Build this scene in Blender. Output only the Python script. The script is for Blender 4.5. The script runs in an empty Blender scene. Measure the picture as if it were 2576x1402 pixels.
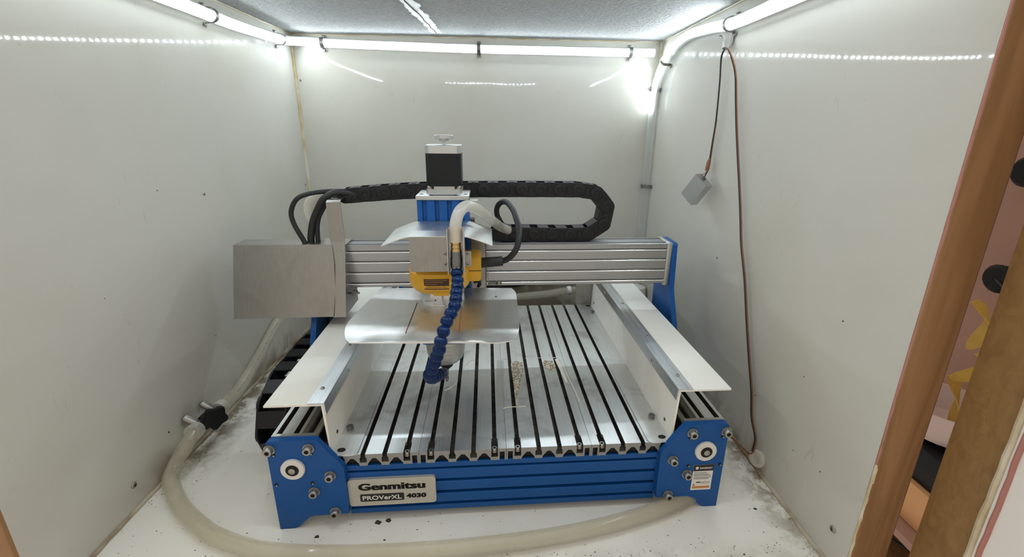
import bpy, bmesh, math, random
from mathutils import Vector, Matrix

random.seed(7)
PI = math.pi
SC = bpy.context.scene
COL = SC.collection

# ------------------------------------------------------------------ camera
CAM_POS = (0.29083, -0.46801, 0.51717)
CAM_R = (0.99885, -0.04616, 0.01260)
CAM_U = (0.00102, 0.28374, 0.95890)
CAM_F = (0.04783, 0.95779, -0.28346)
cam_data = bpy.data.cameras.new('camera')
cam = bpy.data.objects.new('camera', cam_data)
COL.objects.link(cam)
cam_data.sensor_fit = 'HORIZONTAL'
cam_data.sensor_width = 36.0
cam_data.lens = 1100.54 * 36.0 / 2576.0
cam_data.shift_x = (1288 - 1309.22) / 2576.0
cam_data.shift_y = (643.5 - 701) / 2576.0
cam_data.clip_start = 0.01
m = Matrix.Identity(4)
for i in range(3):
    m[i][0] = CAM_R[i]; m[i][1] = CAM_U[i]; m[i][2] = -CAM_F[i]; m[i][3] = CAM_POS[i]
cam.matrix_world = m
SC.camera = cam

# ------------------------------------------------------------------ world, exposure
SC.view_settings.view_transform = 'Standard'
SC.view_settings.look = 'None'
SC.view_settings.gamma = 1.0
SC.view_settings.use_curve_mapping = False
SC.view_settings.exposure = 0.93
SC.cycles.use_light_tree = False
SC.cycles.max_bounces = 8
SC.cycles.diffuse_bounces = 4
SC.cycles.glossy_bounces = 4
SC.cycles.transparent_max_bounces = 10
world = bpy.data.worlds.new('room_light')
SC.world = world
world.use_nodes = True
bg = world.node_tree.nodes['Background']
bg.inputs[0].default_value = (1.0, 0.91, 0.80, 1)
bg.inputs[1].default_value = 0.37
LED_CHIP = 262.0         # emission of one LED chip
LED_COLOR = (0.84, 0.94, 1.0)

# ------------------------------------------------------------------ room dimensions
XL, XR, YB, H, YF = -0.2121, 0.6985, 0.7165, 0.7251, -0.0939
TH = 0.02837             # the machine stands turned in the box

# ------------------------------------------------------------------ materials
MATS = {}
def mat(name, color, rough=0.5, metal=0.0, spec=0.5, coat=0.0, emit=None, es=0.0, alpha=1.0, trans=0.0, ior=1.45):
    m = bpy.data.materials.new(name); m.use_nodes = True
    b = m.node_tree.nodes['Principled BSDF']
    b.inputs['Base Color'].default_value = (*color, 1)
    b.inputs['Roughness'].default_value = rough
    b.inputs['Metallic'].default_value = metal
    b.inputs['Specular IOR Level'].default_value = spec
    b.inputs['Coat Weight'].default_value = coat
    b.inputs['Coat Roughness'].default_value = 0.06
    b.inputs['Alpha'].default_value = alpha
    b.inputs['Transmission Weight'].default_value = trans
    b.inputs['IOR'].default_value = ior
    if emit:
        b.inputs['Emission Color'].default_value = (*emit, 1)
        b.inputs['Emission Strength'].default_value = es
    MATS[name] = m
    return m

class NT:
    """small helper for node graphs on a principled material"""
    def __init__(s, m):
        s.m = m; s.t = m.node_tree; s.b = s.t.nodes['Principled BSDF']
        s.tc = s.t.nodes.new('ShaderNodeTexCoord')
    def n(s, kind, **kw):
        x = s.t.nodes.new(kind)
        for k, v in kw.items(): setattr(x, k, v)
        return x
    def l(s, a, b): s.t.links.new(a, b)
    def coords(s, scale=(1, 1, 1), loc=(0, 0, 0), out='Object'):
        mp = s.n('ShaderNodeMapping')
        mp.inputs['Scale'].default_value = scale; mp.inputs['Location'].default_value = loc
        s.l(s.tc.outputs[out], mp.inputs[0]); return mp.outputs[0]
    def noise(s, vec, scale, detail=4, rough=0.55, dist=0.0):
        x = s.n('ShaderNodeTexNoise'); x.inputs['Scale'].default_value = scale
        x.inputs['Detail'].default_value = min(detail, 3); x.inputs['Roughness'].default_value = rough
        x.inputs['Distortion'].default_value = dist
        s.l(vec, x.inputs['Vector']); return x.outputs['Fac']
    def ramp(s, fac, stops):
        x = s.n('ShaderNodeValToRGB'); e = x.color_ramp.elements
        while len(e) < len(stops): e.new(0.5)
        for k, (p, c) in enumerate(stops):
            e[k].position = p; e[k].color = (*c, 1) if len(c) == 3 else c
        s.l(fac, x.inputs[0]); return x.outputs[0]
    def math(s, op, a, b=None, c=None, clamp=False):
        x = s.n('ShaderNodeMath', operation=op, use_clamp=clamp)
        for k, v in enumerate((a, b, c)):
            if v is None: continue
            if isinstance(v, (int, float)): x.inputs[k].default_value = v
            else: s.l(v, x.inputs[k])
        return x.outputs[0]
    def mix(s, fac, a, b):
        x = s.n('ShaderNodeMix', data_type='RGBA')
        if isinstance(fac, (int, float)): x.inputs[0].default_value = fac
        else: s.l(fac, x.inputs[0])
        for k, v in ((6, a), (7, b)):
            if isinstance(v, tuple): x.inputs[k].default_value = (*v, 1)
            else: s.l(v, x.inputs[k])
        return x.outputs[2]
    def sep(s, vec):
        x = s.n('ShaderNodeSeparateXYZ'); s.l(vec, x.inputs[0]); return x.outputs
    def base(s, c): s.l(c, s.b.inputs['Base Color'])
    def rough(s, c): s.l(c, s.b.inputs['Roughness'])
    def bump(s, h, strength=0.2, dist=0.002):
        x = s.n('ShaderNodeBump'); x.inputs['Strength'].default_value = strength
        x.inputs['Distance'].default_value = dist
        s.l(h, x.inputs['Height']); s.l(x.outputs[0], s.b.inputs['Normal'])
    def smooth(s, v, lo, hi):
        x = s.n('ShaderNodeMapRange', interpolation_type='SMOOTHSTEP')
        x.inputs['From Min'].default_value = lo; x.inputs['From Max'].default_value = hi
        s.l(v, x.inputs['Value']); return x.outputs[0]

WHITE_PANEL = (0.60, 0.588, 0.532)

def wall_material(name, kind):
    m = mat(name, WHITE_PANEL, rough=0.025, spec=0.22)
    t = NT(m); co = t.coords()
    x, y, z = t.sep(co)
    # faint yellowing and scuffs of the plastic liner
    big = t.noise(co, 3.0, 5)
    c = t.mix(t.smooth(big, 0.42, 0.75), WHITE_PANEL, (0.56, 0.54, 0.46))
    scuff = t.noise(t.coords((60, 60, 18)), 1.0, 6, 0.7, 1.5)
    c = t.mix(t.math('MULTIPLY', t.smooth(scuff, 0.66, 0.74), 0.35), c, (0.42, 0.38, 0.31))
    # brown splash dirt just above the floor joint, in irregular patches
    low = t.math('SUBTRACT', 1.0, t.smooth(z, 0.0, 0.075) if kind != 'back' else t.smooth(z, 0.07, 0.15))
    patch = t.noise(co, 9.0, 8, 0.7, 0.6)
    along = t.smooth(y, 0.02, 0.12) if kind != 'back' else t.smooth(x, -0.25, -0.2)
    dirt = t.math('MULTIPLY', t.math('MULTIPLY', low, along), t.smooth(patch, 0.46, 0.66) if kind != 'back' else t.smooth(patch, 0.22, 0.5))
    c = t.mix(t.math('MULTIPLY', dirt, 0.8), c, (0.20, 0.145, 0.08))
    t.base(c)
    t.bump(t.noise(co, 5.0, 1, 0.2), 0.22, 0.0045)
    return m

def build_materials():
    wall_material('liner_left', 'left'); wall_material('liner_right', 'right'); wall_material('liner_back', 'back')
    # floor liner
    m = mat('liner_floor', (0.90, 0.885, 0.825), rough=0.2, spec=0.5); t = NT(m); co = t.coords()
    x, y, z = t.sep(co)
    c = t.mix(t.smooth(t.noise(co, 5, 6, 0.6), 0.45, 0.8), (0.90, 0.885, 0.825), (0.83, 0.80, 0.72))
    grime = t.noise(co, 30, 9, 0.72, 0.25)
    edgeL = t.math('SUBTRACT', 1.0, t.smooth(x, -0.205, -0.135))
    edgeR = t.math('MULTIPLY', t.smooth(x, 0.635, 0.70), t.smooth(y, -0.25, 0.1))
    edgeB = t.smooth(y, 0.46, 0.54)
    midY = t.math('MULTIPLY', t.smooth(y, 0.05, 0.16), edgeL)
    fr = t.math('MULTIPLY', t.math('SUBTRACT', 1.0, t.smooth(y, -0.075, -0.03)), 0.3)
    e = t.math('MAXIMUM', t.math('MAXIMUM', midY, edgeR), t.math('MAXIMUM', edgeB, fr))
    dirt = t.math('MAXIMUM', t.math('MULTIPLY', e, t.smooth(grime, 0.38, 0.60)), t.math('MULTIPLY', edgeB, t.smooth(grime, 0.15, 0.45)))
    c = t.mix(t.math('MULTIPLY', dirt, 0.85), c, (0.19, 0.135, 0.075))
    speck = t.noise(t.coords((1, 1, 1), (3, 1, 0)), 95, 4, 0.75)
    c = t.mix(t.math('MULTIPLY', t.smooth(speck, 0.665, 0.71), 0.6), c, (0.15, 0.13, 0.10))
    t.base(c)
    t.bump(t.noise(co, 7, 2, 0.3), 0.5, 0.003)
    # ceiling: rough grey-white foam board
    m = mat('ceiling_foam', (0.52, 0.53, 0.52), rough=0.85); t = NT(m); co = t.coords((1, 1.6, 1))
    a = t.noise(co, 150, 5, 0.6, 0.4); b = t.noise(t.coords((14, 90, 1)), 1.0, 4, 0.7, 0.8)
    c = t.mix(t.smooth(a, 0.35, 0.7), (0.34, 0.35, 0.345), (0.48, 0.49, 0.485))
    c = t.mix(t.smooth(b, 0.70, 0.74), c, (0.22, 0.22, 0.21)); t.base(c)
    t.bump(a, 1.0, 0.005)
    m = mat('ceiling_tape', (0.70, 0.71, 0.70), rough=0.35); t = NT(m)
    t.bump(t.noise(t.coords(), 120, 6, 0.7), 1.0, 0.004)
    # caulk
    m = mat('caulk', (0.66, 0.58, 0.40), rough=0.4); t = NT(m)
    t.base(t.mix(t.smooth(t.noise(t.coords(), 22, 6), 0.35, 0.7), (0.72, 0.66, 0.52), (0.50, 0.39, 0.20)))
    m = mat('caulk_brown', (0.4, 0.3, 0.18), rough=0.5); t = NT(m)
    t.base(t.mix(t.smooth(t.noise(t.coords(), 14, 6), 0.35, 0.65), (0.58, 0.52, 0.41), (0.23, 0.14, 0.065)))
    # metals
    def brushed(name, col, rough, streak, dirt=0.0, amt=0.12, metal=1.0):
        m = mat(name, col, rough=rough, metal=metal); t = NT(m)
        g = t.noise(t.coords(streak), 1.0, 5, 0.6)
        dk = tuple(v * (1 - amt * 1.8) for v in col)
        c = t.mix(t.smooth(g, 0.3, 0.7), dk, col)
        if dirt:
            p = t.noise(t.coords(), 11, 8, 0.7, 0.5)
            c = t.mix(t.math('MULTIPLY', t.smooth(p, 0.5, 0.72), dirt), c, (0.20, 0.17, 0.135))
        t.base(c)
        r = t.n('ShaderNodeMapRange'); r.inputs['To Min'].default_value = rough * 0.8; r.inputs['To Max'].default_value = rough * 1.35
        t.l(g, r.inputs['Value']); t.rough(r.outputs[0])
    brushed('bed_alu', (0.80, 0.815, 0.81), 0.34, (500, 9, 500), 0.42, 0.05)
    brushed('rail_alu', (0.84, 0.85, 0.84), 0.30, (300, 4, 300), 0.1)
    brushed('gantry_alu', (0.40, 0.415, 0.43), 0.33, (5, 400, 400), 0.1, 0.05)
    brushed('sheet_alu', (0.37, 0.36, 0.335), 0.36, (420, 60, 60), 0.22, 0.05)
    brushed('guard_alu', (0.78, 0.78, 0.76), 0.34, (60, 300, 200), 0.25, 0.03)
    brushed('angle_alu', (0.72, 0.74, 0.76), 0.34, (200, 5, 200), 0.12)
    brushed('plate_alu', (0.56, 0.565, 0.56), 0.38, (300, 300, 300), 0, 0.03)
    mat('zinc', (0.40, 0.385, 0.355), rough=0.42, metal=1.0)
    mat('lip_highlight_alu', (0.88, 0.89, 0.89), rough=0.22, metal=1.0)  # machined lips, lightened to paint bright highlight lines along the gantry
    mat('clip_steel', (0.24, 0.235, 0.22), rough=0.45, metal=0.9)
    mat('chrome', (0.55, 0.55, 0.54), rough=0.2, metal=1.0)
    mat('steel_dark', (0.20, 0.20, 0.20), rough=0.3, metal=1.0)
    m = mat('nose_metal', (0.52, 0.51, 0.48), rough=0.42, metal=0.8); t = NT(m)
    t.bump(t.noise(t.coords((30, 30, 130)), 1.0, 4, 0.6, 1.0), 0.8, 0.002)
    mat('brass', (0.62, 0.44, 0.20), rough=0.3, metal=1.0)
    # paint and plastics
    m = mat('blue_anodised', (0.006, 0.075, 0.29), rough=0.45, metal=0.0, spec=0.35); t = NT(m)
    t.base(t.mix(t.noise(t.coords(), 30, 4), (0.0035, 0.066, 0.25), (0.005, 0.088, 0.32)))
    mat('blue_plastic', (0.0012, 0.017, 0.085), rough=0.3, spec=0.25)
    mat('black_plastic', (0.008, 0.0085, 0.0095), rough=0.45, spec=0.3)
    mat('black_link', (0.010, 0.0105, 0.0115), rough=0.5, spec=0.35)
    mat('black_rubber', (0.014, 0.014, 0.015), rough=0.55)
    mat('hole_black', (0.008, 0.008, 0.008), rough=0.8)
    m = mat('slot_dark', (0.075, 0.07, 0.062), rough=0.6, metal=0.3); t = NT(m)  # dark mottled tone for slot and groove insides
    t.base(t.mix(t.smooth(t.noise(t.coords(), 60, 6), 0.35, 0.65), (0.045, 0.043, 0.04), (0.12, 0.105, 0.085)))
    mat('yellow_plastic', (0.62, 0.33, 0.018), rough=0.45)
    mat('label_dark', (0.035, 0.02, 0.012), rough=0.4)
    mat('label_line', (0.26, 0.12, 0.035), rough=0.5)
    m = mat('white_sheet', (0.80, 0.785, 0.71), rough=0.38); t = NT(m)
    t.base(t.mix(t.smooth(t.noise(t.coords(), 8, 6), 0.4, 0.75), (0.90, 0.89, 0.83), (0.82, 0.79, 0.69)))
    mat('white_part', (0.72, 0.70, 0.66), rough=0.4)
    mat('ink_black', (0.012, 0.012, 0.013), rough=0.4)
    mat('ink_white', (0.75, 0.74, 0.70), rough=0.4)
    mat('ink_grey', (0.30, 0.29, 0.28), rough=0.5)
    mat('ink_orange', (0.55, 0.22, 0.06), rough=0.5)
    mat('ink_red', (0.30, 0.05, 0.03), rough=0.5)
    m = mat('nameplate', (0.55, 0.53, 0.47), rough=0.35, metal=0.5); t = NT(m)
    t.base(t.mix(t.noise(t.coords(), 300, 3), (0.50, 0.48, 0.43), (0.62, 0.60, 0.54)))
    mat('wire_black', (0.015, 0.015, 0.015), rough=0.45)
    mat('wire_brown', (0.20, 0.075, 0.03), rough=0.45)
    mat('residue', (0.78, 0.75, 0.66), rough=0.7)
    m = mat('sawdust', (0.36, 0.29, 0.18), rough=0.9); t = NT(m)
    t.base(t.mix(t.smooth(t.noise(t.coords(), 260, 5, 0.8), 0.4, 0.6), (0.74, 0.70, 0.60), (0.22, 0.155, 0.08)))
    mat('swarf_brown', (0.14, 0.105, 0.07), rough=0.9)
    mat('cut_alu', (0.34, 0.34, 0.33), rough=0.6, metal=0.7)
    mat('crumb', (0.05, 0.042, 0.034), rough=0.8)
    # timber
    def wood(name, a, b, scale):
        m = mat(name, a, rough=0.6); t = NT(m)
        g = t.noise(t.coords(scale), 1.0, 7, 0.62, 1.2)
        t.base(t.mix(t.smooth(g, 0.3, 0.72), a, b))
        t.bump(g, 0.15, 0.001)
    wood('post_wood', (0.36, 0.195, 0.085), (0.25, 0.125, 0.048), (38, 38, 3))
    wood('post_wood_dark', (0.20, 0.10, 0.038), (0.145, 0.07, 0.026), (38, 38, 3))
    wood('door_wood', (0.30, 0.17, 0.058), (0.23, 0.125, 0.040), (90, 90, 40))
    mat('foam_pink', (0.45, 0.20, 0.165), rough=0.8)
    mat('mauve_board', (0.42, 0.25, 0.20), rough=0.8)
    mat('lamplit_card', (0.75, 0.42, 0.20), rough=0.7)  # card with a warm orange lamp glow put into its colour
    mat('yellow_strap', (0.60, 0.38, 0.07), rough=0.5)
    mat('pale_bowl', (0.70, 0.56, 0.53), rough=0.4)
    # translucent tube materials: plain mix of a see-through and a milky shiny layer
    def clear(name, col, see, rough=0.12, tint=(1, 1, 1)):
        m = mat(name, col, rough=rough, spec=0.6); t = m.node_tree
        b = t.nodes['Principled BSDF']; o = t.nodes['Material Output']
        tr = t.nodes.new('ShaderNodeBsdfTransparent'); tr.inputs[0].default_value = (*tint, 1)
        mx = t.nodes.new('ShaderNodeMixShader'); mx.inputs[0].default_value = see
        t.links.new(b.outputs[0], mx.inputs[1]); t.links.new(tr.outputs[0], mx.inputs[2])
        t.links.new(mx.outputs[0], o.inputs[0])
        return m
    m = clear('clear_sleeve', (0.84, 0.87, 0.88), 0.50, 0.06); t = m.node_tree
    tl = t.nodes.new('ShaderNodeBsdfTranslucent'); tl.inputs[0].default_value = (0.93, 0.96, 0.98, 1)
    m2 = t.nodes.new('ShaderNodeMixShader'); m2.inputs[0].default_value = 0.75
    mx = [n for n in t.nodes if n.type == 'MIX_SHADER' and n != m2][0]
    t.links.new(t.nodes['Principled BSDF'].outputs[0], m2.inputs[1]); t.links.new(tl.outputs[0], m2.inputs[2])
    t.links.new(m2.outputs[0], mx.inputs[1])
    m = clear('clear_hose', (0.96, 0.93, 0.84), 0.55, 0.07, (0.97, 0.96, 0.92))
    m.node_tree.nodes['Principled BSDF'].inputs['Transmission Weight'].default_value = 0.72
    m.node_tree.nodes['Principled BSDF'].inputs['IOR'].default_value = 1.32
    clear('milky_hose', (0.74, 0.71, 0.63), 0.45, 0.15)
    clear('clear_film', (0.80, 0.79, 0.74), 0.80, 0.1)
    mat('led_chip', (1, 1, 1), emit=LED_COLOR, es=LED_CHIP)
    mat('led_ribbon', (0.85, 0.85, 0.83), rough=0.6)
build_materials()

# ------------------------------------------------------------------ mesh building
class B:
    """collects faces, then links them as ONE mesh object"""
    def __init__(s): s.v = []; s.f = []; s.mi = []
    def add(s, vs, fs, mi=0):
        o = len(s.v); s.v += [tuple(v) for v in vs]
        for k, f in enumerate(fs):
            s.f.append([i + o for i in f]); s.mi.append(mi[k] if isinstance(mi, list) else mi)
        return s
    def box(s, a, b, mi=0, bev=0.0):
        (x0, y0, z0), (x1, y1, z1) = [tuple(map(min, zip(a, b))), tuple(map(max, zip(a, b)))]
        if bev <= 0:
            v = [(x0,y0,z0),(x1,y0,z0),(x1,y1,z0),(x0,y1,z0),(x0,y0,z1),(x1,y0,z1),(x1,y1,z1),(x0,y1,z1)]
            return s.add(v, [(0,3,2,1),(4,5,6,7),(0,1,5,4),(1,2,6,5),(2,3,7,6),(3,0,4,7)], mi)
        bm = bmesh.new(); bmesh.ops.create_cube(bm, size=1)
        for v in bm.verts:
            v.co = Vector(((x0+x1)/2 + v.co.x*(x1-x0), (y0+y1)/2 + v.co.y*(y1-y0), (z0+z1)/2 + v.co.z*(z1-z0)))
        bmesh.ops.bevel(bm, geom=list(bm.edges), offset=bev, segments=2, affect='EDGES', profile=0.5)
        bm.verts.index_update()
        s.add([v.co[:] for v in bm.verts], [[v.index for v in f.verts] for f in bm.faces], mi); bm.free(); return s
    def obox(s, c, ex, ey, ez, mi=0):
        c, ex, ey, ez = map(Vector, (c, ex, ey, ez))
        v = [c+sx*ex+sy*ey+sz*ez for sz in (-1,1) for (sx,sy) in ((-1,-1),(1,-1),(1,1),(-1,1))]
        return s.add(v, [(0,3,2,1),(4,5,6,7),(0,1,5,4),(1,2,6,5),(2,3,7,6),(3,0,4,7)], mi)
    def prism(s, poly, a, b, axis='y', mi=0, edge_mi=None, cap_mi=None):
        """poly: 2D outline; axis y -> (x,z), axis z -> (x,y), axis x -> (y,z)"""
        def P(p, d):
            return (p[0], d, p[1]) if axis == 'y' else ((p[0], p[1], d) if axis == 'z' else (d, p[0], p[1]))
        n = len(poly)
        vs = [P(p, a) for p in poly] + [P(p, b) for p in poly]
        fs = [list(range(n)), list(range(2*n-1, n-1, -1))]; mis = [mi if cap_mi is None else cap_mi]*2
        for i in range(n):
            j = (i+1) % n
            fs.append([i, i+n, j+n, j]); mis.append(edge_mi[i] if edge_mi else mi)
        return s.add(vs, fs, mis)
    def lathe(s, prof, c=(0,0,0), axis=(0,0,1), n=24, mi=0, rfun=None):
        c = Vector(c); ax = Vector(axis).normalized()
        u = ax.orthogonal().normalized(); w = ax.cross(u)
        if abs(ax.z) > 0.999: u = Vector((1,0,0)); w = Vector((0,1,0)) * (1 if ax.z > 0 else -1)
        vs = []; fs = []
        for r, h in prof:
            for k in range(n):
                t = 2*PI*k/n; rr = r * (rfun(t, h) if rfun else 1)
                vs.append(c + ax*h + u*(rr*math.cos(t)) + w*(rr*math.sin(t)))
        for i in range(len(prof)-1):
            for k in range(n):
                j = (k+1) % n
                fs.append((i*n+k, i*n+j, (i+1)*n+j, (i+1)*n+k))
        fs.append(list(range(n-1, -1, -1))); L = (len(prof)-1)*n
        fs.append([L+k for k in range(n)])
        return s.add(vs, fs, mi)
    def cyl(s, a, b, r, r2=None, n=16, mi=0):
        a, b = Vector(a), Vector(b); h = (b-a).length
        return s.lathe([(r, 0), (r2 if r2 is not None else r, h)], a, b-a, n, mi)
    def tube(s, path, r, n=10, mi=0, cap=True):
        path = [Vector(p) for p in path]; vs = []; fs = []
        rr = r if callable(r) else (lambda t: r)
        tang = [(path[min(i+1, len(path)-1)] - path[max(i-1, 0)]).normalized() for i in range(len(path))]
        u = tang[0].orthogonal().normalized()
        for i, p in enumerate(path):
            u = (u - tang[i]*u.dot(tang[i])).normalized(); w = tang[i].cross(u)
            q = rr(i/(len(path)-1))
            for k in range(n):
                t = 2*PI*k/n; vs.append(p + u*(q*math.cos(t)) + w*(q*math.sin(t)))
        for i in range(len(path)-1):
            for k in range(n):
                j = (k+1) % n; fs.append((i*n+k, i*n+j, (i+1)*n+j, (i+1)*n+k))
        if cap:
            fs.append(list(range(n-1, -1, -1))); L = (len(path)-1)*n; fs.append([L+k for k in range(n)])
        return s.add(vs, fs, mi)
    def sheet(s, prof, y0, y1, th, mi=0):
        """bent sheet: profile in (x,z), drawn out along y, with thickness"""
        n = len(prof); nr = []
        for i in range(n):
            a = Vector(prof[max(i-1,0)]); b = Vector(prof[min(i+1,n-1)]); d = (b-a).normalized(); nr.append(Vector((-d.y, d.x)))
        poly = [tuple(p) for p in prof] + [tuple(Vector(prof[i]) - nr[i]*th) for i in range(n-1, -1, -1)]
        return s.prism(poly, y0, y1, 'y', mi)

def smooth_path(pts, sub=8):
    pts = [Vector(p) for p in pts]; out = []
    for i in range(len(pts)-1):
        p0 = pts[max(i-1,0)]; p1 = pts[i]; p2 = pts[i+1]; p3 = pts[min(i+2, len(pts)-1)]
        for k in range(sub):
            t = k/sub
            out.append(0.5*((2*p1) + (p2-p0)*t + (2*p0-5*p1+4*p2-p3)*t*t + (3*p1-p0-3*p2+p3)*t**3))
    out.append(pts[-1]); return out

def round_poly(pts, r, seg=5):
    out = []; n = len(pts)
    for i in range(n):
        p = Vector(pts[i]); a = Vector(pts[i-1]); b = Vector(pts[(i+1) % n])
        rr = r[i] if isinstance(r, (list, tuple)) else r
        d1 = (a-p); d2 = (b-p); rr1 = min(rr, d1.length*0.49, d2.length*0.49)
        if rr1 <= 1e-6: out.append(tuple(p)); continue
        A = p + d1.normalized()*rr1; C = p + d2.normalized()*rr1
        for k in range(seg+1):
            t = k/seg; out.append(tuple((1-t)**2*A + 2*t*(1-t)*p + t*t*C))
    return out

ORG = {}     # absolute origin (in the thing's own frame) of every object we made
def finish(me, mats, smooth=True, angle=32):
    for mm in mats: me.materials.append(MATS[mm])
    if smooth:
        for p in me.polygons: p.use_smooth = True
        me.set_sharp_from_angle(angle=math.radians(angle))
def mesh_of(b, mats, org=(0,0,0), name='mesh', smooth=True, fix=True):
    me = bpy.data.meshes.new(name)
    o = Vector(org)
    me.from_pydata([tuple(Vector(v)-o) for v in b.v], [], b.f)
    if isinstance(mats, str): mats = [mats]
    for p, k in zip(me.polygons, b.mi): p.material_index = k
    if fix:
        bm = bmesh.new(); bm.from_mesh(me); bmesh.ops.recalc_face_normals(bm, faces=bm.faces); bm.to_mesh(me); bm.free()
    finish(me, mats, smooth); return me
def props(o, label=None, cat=None, group=None, kind=None):
    if label: o['label'] = label
    if cat: o['category'] = cat
    if group: o['group'] = group
    if kind: o['kind'] = kind
    return o
def place(o, parent, at):
    COL.objects.link(o)
    at = Vector(at)
    if parent is not None:
        o.parent = parent; o.location = at - ORG[parent.as_pointer()]
    else: o.location = at
    ORG[o.as_pointer()] = at
    return o
KEEP = []
def thing(name, label, cat, at, group=None, turned=True):
    """an Empty at the base of a thing; 'turned' things use the machine's turned frame"""
    o = bpy.data.objects.new(name, None); o.empty_display_size = 0.02; KEEP.append(o)
    COL.objects.link(o); at = Vector(at); ORG[o.as_pointer()] = at
    if turned:
        o.rotation_euler = (0, 0, TH); o.location = Matrix.Rotation(TH, 3, 'Z') @ at
    else: o.location = at
    return props(o, label, cat, group)
def part(name, b, mats, parent, label=None, smooth=True, kind=None, at=None, fix=True):
    at = ORG[parent.as_pointer()] if at is None else Vector(at)
    o = bpy.data.objects.new(name, mesh_of(b, mats, at, name, smooth, fix)); KEEP.append(o)
    place(o, parent, at); return props(o, label, kind=kind)
def inst(name, me, parent, at, rot=None, label=None):
    o = bpy.data.objects.new(name, me); KEEP.append(o)
    place(o, parent, at)
    if rot is not None: o.rotation_euler = rot
    return props(o, label)
def solo(name, b, mats, label, cat, at, group=None, turned=True, smooth=True, kind=None):
    """a thing that is one mesh"""
    at = Vector(at)
    o = bpy.data.objects.new(name, mesh_of(b, mats, at, name, smooth)); KEEP.append(o)
    COL.objects.link(o); ORG[o.as_pointer()] = at
    if turned: o.rotation_euler = (0,0,TH); o.location = Matrix.Rotation(TH,3,'Z') @ at
    else: o.location = at
    return props(o, label, cat, group, kind)
def struct(name, b, mats, label=None, smooth=True, parent=None):
    o = bpy.data.objects.new(name, mesh_of(b, mats, (0,0,0), name, smooth)); KEEP.append(o)
    place(o, parent, (0,0,0))
    if parent is None: o['kind'] = 'structure'
    return props(o, label)

# ================================================================== the box
WT = 0.012
floor = struct('floor', B().box((XL-WT, YF, -WT), (XR+WT, YB+WT, 0)), 'liner_floor', 'glossy white floor panel with brown grime along its edges')
wall_left = struct('wall_left', B().box((XL-WT, YF, 0), (XL, YB+WT, H)), 'liner_left', 'glossy white plastic panel on the left')
wall_right = struct('wall_right', B().box((XR, YF, 0), (XR+WT, YB+WT, H)), 'liner_right', 'glossy white plastic panel on the right')
wall_back = struct('wall_back', B().box((XL, YB, 0), (XR, YB+WT, H)), 'liner_back', 'glossy white plastic panel at the back')
ceiling = struct('ceiling', B().box((XL-WT, YF, H), (XR+WT, YB+WT, H+0.02)), 'ceiling_foam', 'rough grey ceiling board')
def tape_strip():
    b = B(); n = 60; rnd = random.Random(3); L = []; R = []
    for i in range(n+1):
        t = i/n; y = YF + 0.002 + t*(YB-0.05-YF); 
        xl = 0.085 + 0.05*t; xr = xl + 0.036 - 0.014*t
        L.append((xl + rnd.uniform(-.004,.004), y)); R.append((xr + rnd.uniform(-.004,.004), y))
    poly = L + R[::-1]
    for i in range(n):
        q = [L[i], R[i], R[i+1], L[i+1]]
        dz = [rnd.uniform(.0006,.0022) for _ in range(2)]
        b.add([(q[0][0],q[0][1],H), (q[1][0],q[1][1],H), (q[2][0],q[2][1],H), (q[3][0],q[3][1],H),
               (q[0][0],q[0][1],H-.0014), (q[1][0],q[1][1],H-.0014), (q[2][0],q[2][1],H-.0014), (q[3][0],q[3][1],H-.0014)],
              [(0,1,2,3),(7,6,5,4),(0,4,5,1),(1,5,6,2),(2,6,7,3),(3,7,4,0)])
    return b
tape = struct('patch_strip', tape_strip(), 'ceiling_tape', 'torn white patch strip across the ceiling', parent=ceiling)
b = B(); rnd = random.Random(5); pts = []
for i in range(26):
    t = i/25; y = YF + 0.01 + t*(YB-0.06-YF); pts.append((0.100+0.045*t+rnd.uniform(-.002,.002), y, H-0.0014))
b.tube(pts, 0.0011, 6)
struct('crack', b, 'hole_black', 'dark crack along the patch strip', parent=ceiling)

# caulk lines in the corners
def bead(name, pts, r, m, label): struct(name, B().tube(pts, r, 8), m, label)
def wob(a, b2, n, amp, seed):
    rnd = random.Random(seed); a, b2 = Vector(a), Vector(b2)
    return [a.lerp(b2, i/n) + Vector((rnd.uniform(-amp,amp), rnd.uniform(-amp,amp), rnd.uniform(-amp,amp))) for i in range(n+1)]
bead('trim_1', wob((XL+.001, YB-.001, 0), (XL+.001, YB-.001, H), 40, .0007, 1), .0042, 'caulk', 'yellowed caulk line in the back left corner')
bead('trim_2', wob((XR-.001, YB-.001, 0), (XR-.001, YB-.001, H), 40, .0007, 2), .0036, 'caulk', 'yellowed caulk line in the back right corner')
bead('trim_3', wob((XL+.001, YF+.003, .001), (XL+.001, YB, .001), 50, .0009, 3), .0033, 'caulk_brown', 'brown stained caulk line along the left floor joint')
bead('trim_4', wob((XR-.001, YF+.003, .001), (XR-.001, YB, .001), 50, .0009, 4), .0036, 'caulk_brown', 'brown stained caulk line along the right floor joint')
bead('trim_5', wob((XL, YB-.001, H-.001), (XR, YB-.001, H-.001), 50, .0006, 5), .0016, 'caulk', 'caulk line along the back ceiling joint')
bead('trim_6', wob((XL+.001, YF+.003, H-.001), (XL+.001, YB, H-.001), 50, .0006, 6), .0016, 'caulk', 'caulk line along the left ceiling joint')
bead('trim_7', wob((XR-.001, YF+.003, H-.001), (XR-.001, YB, H-.001), 50, .0006, 7), .0016, 'caulk', 'caulk line along the right ceiling joint')

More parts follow.
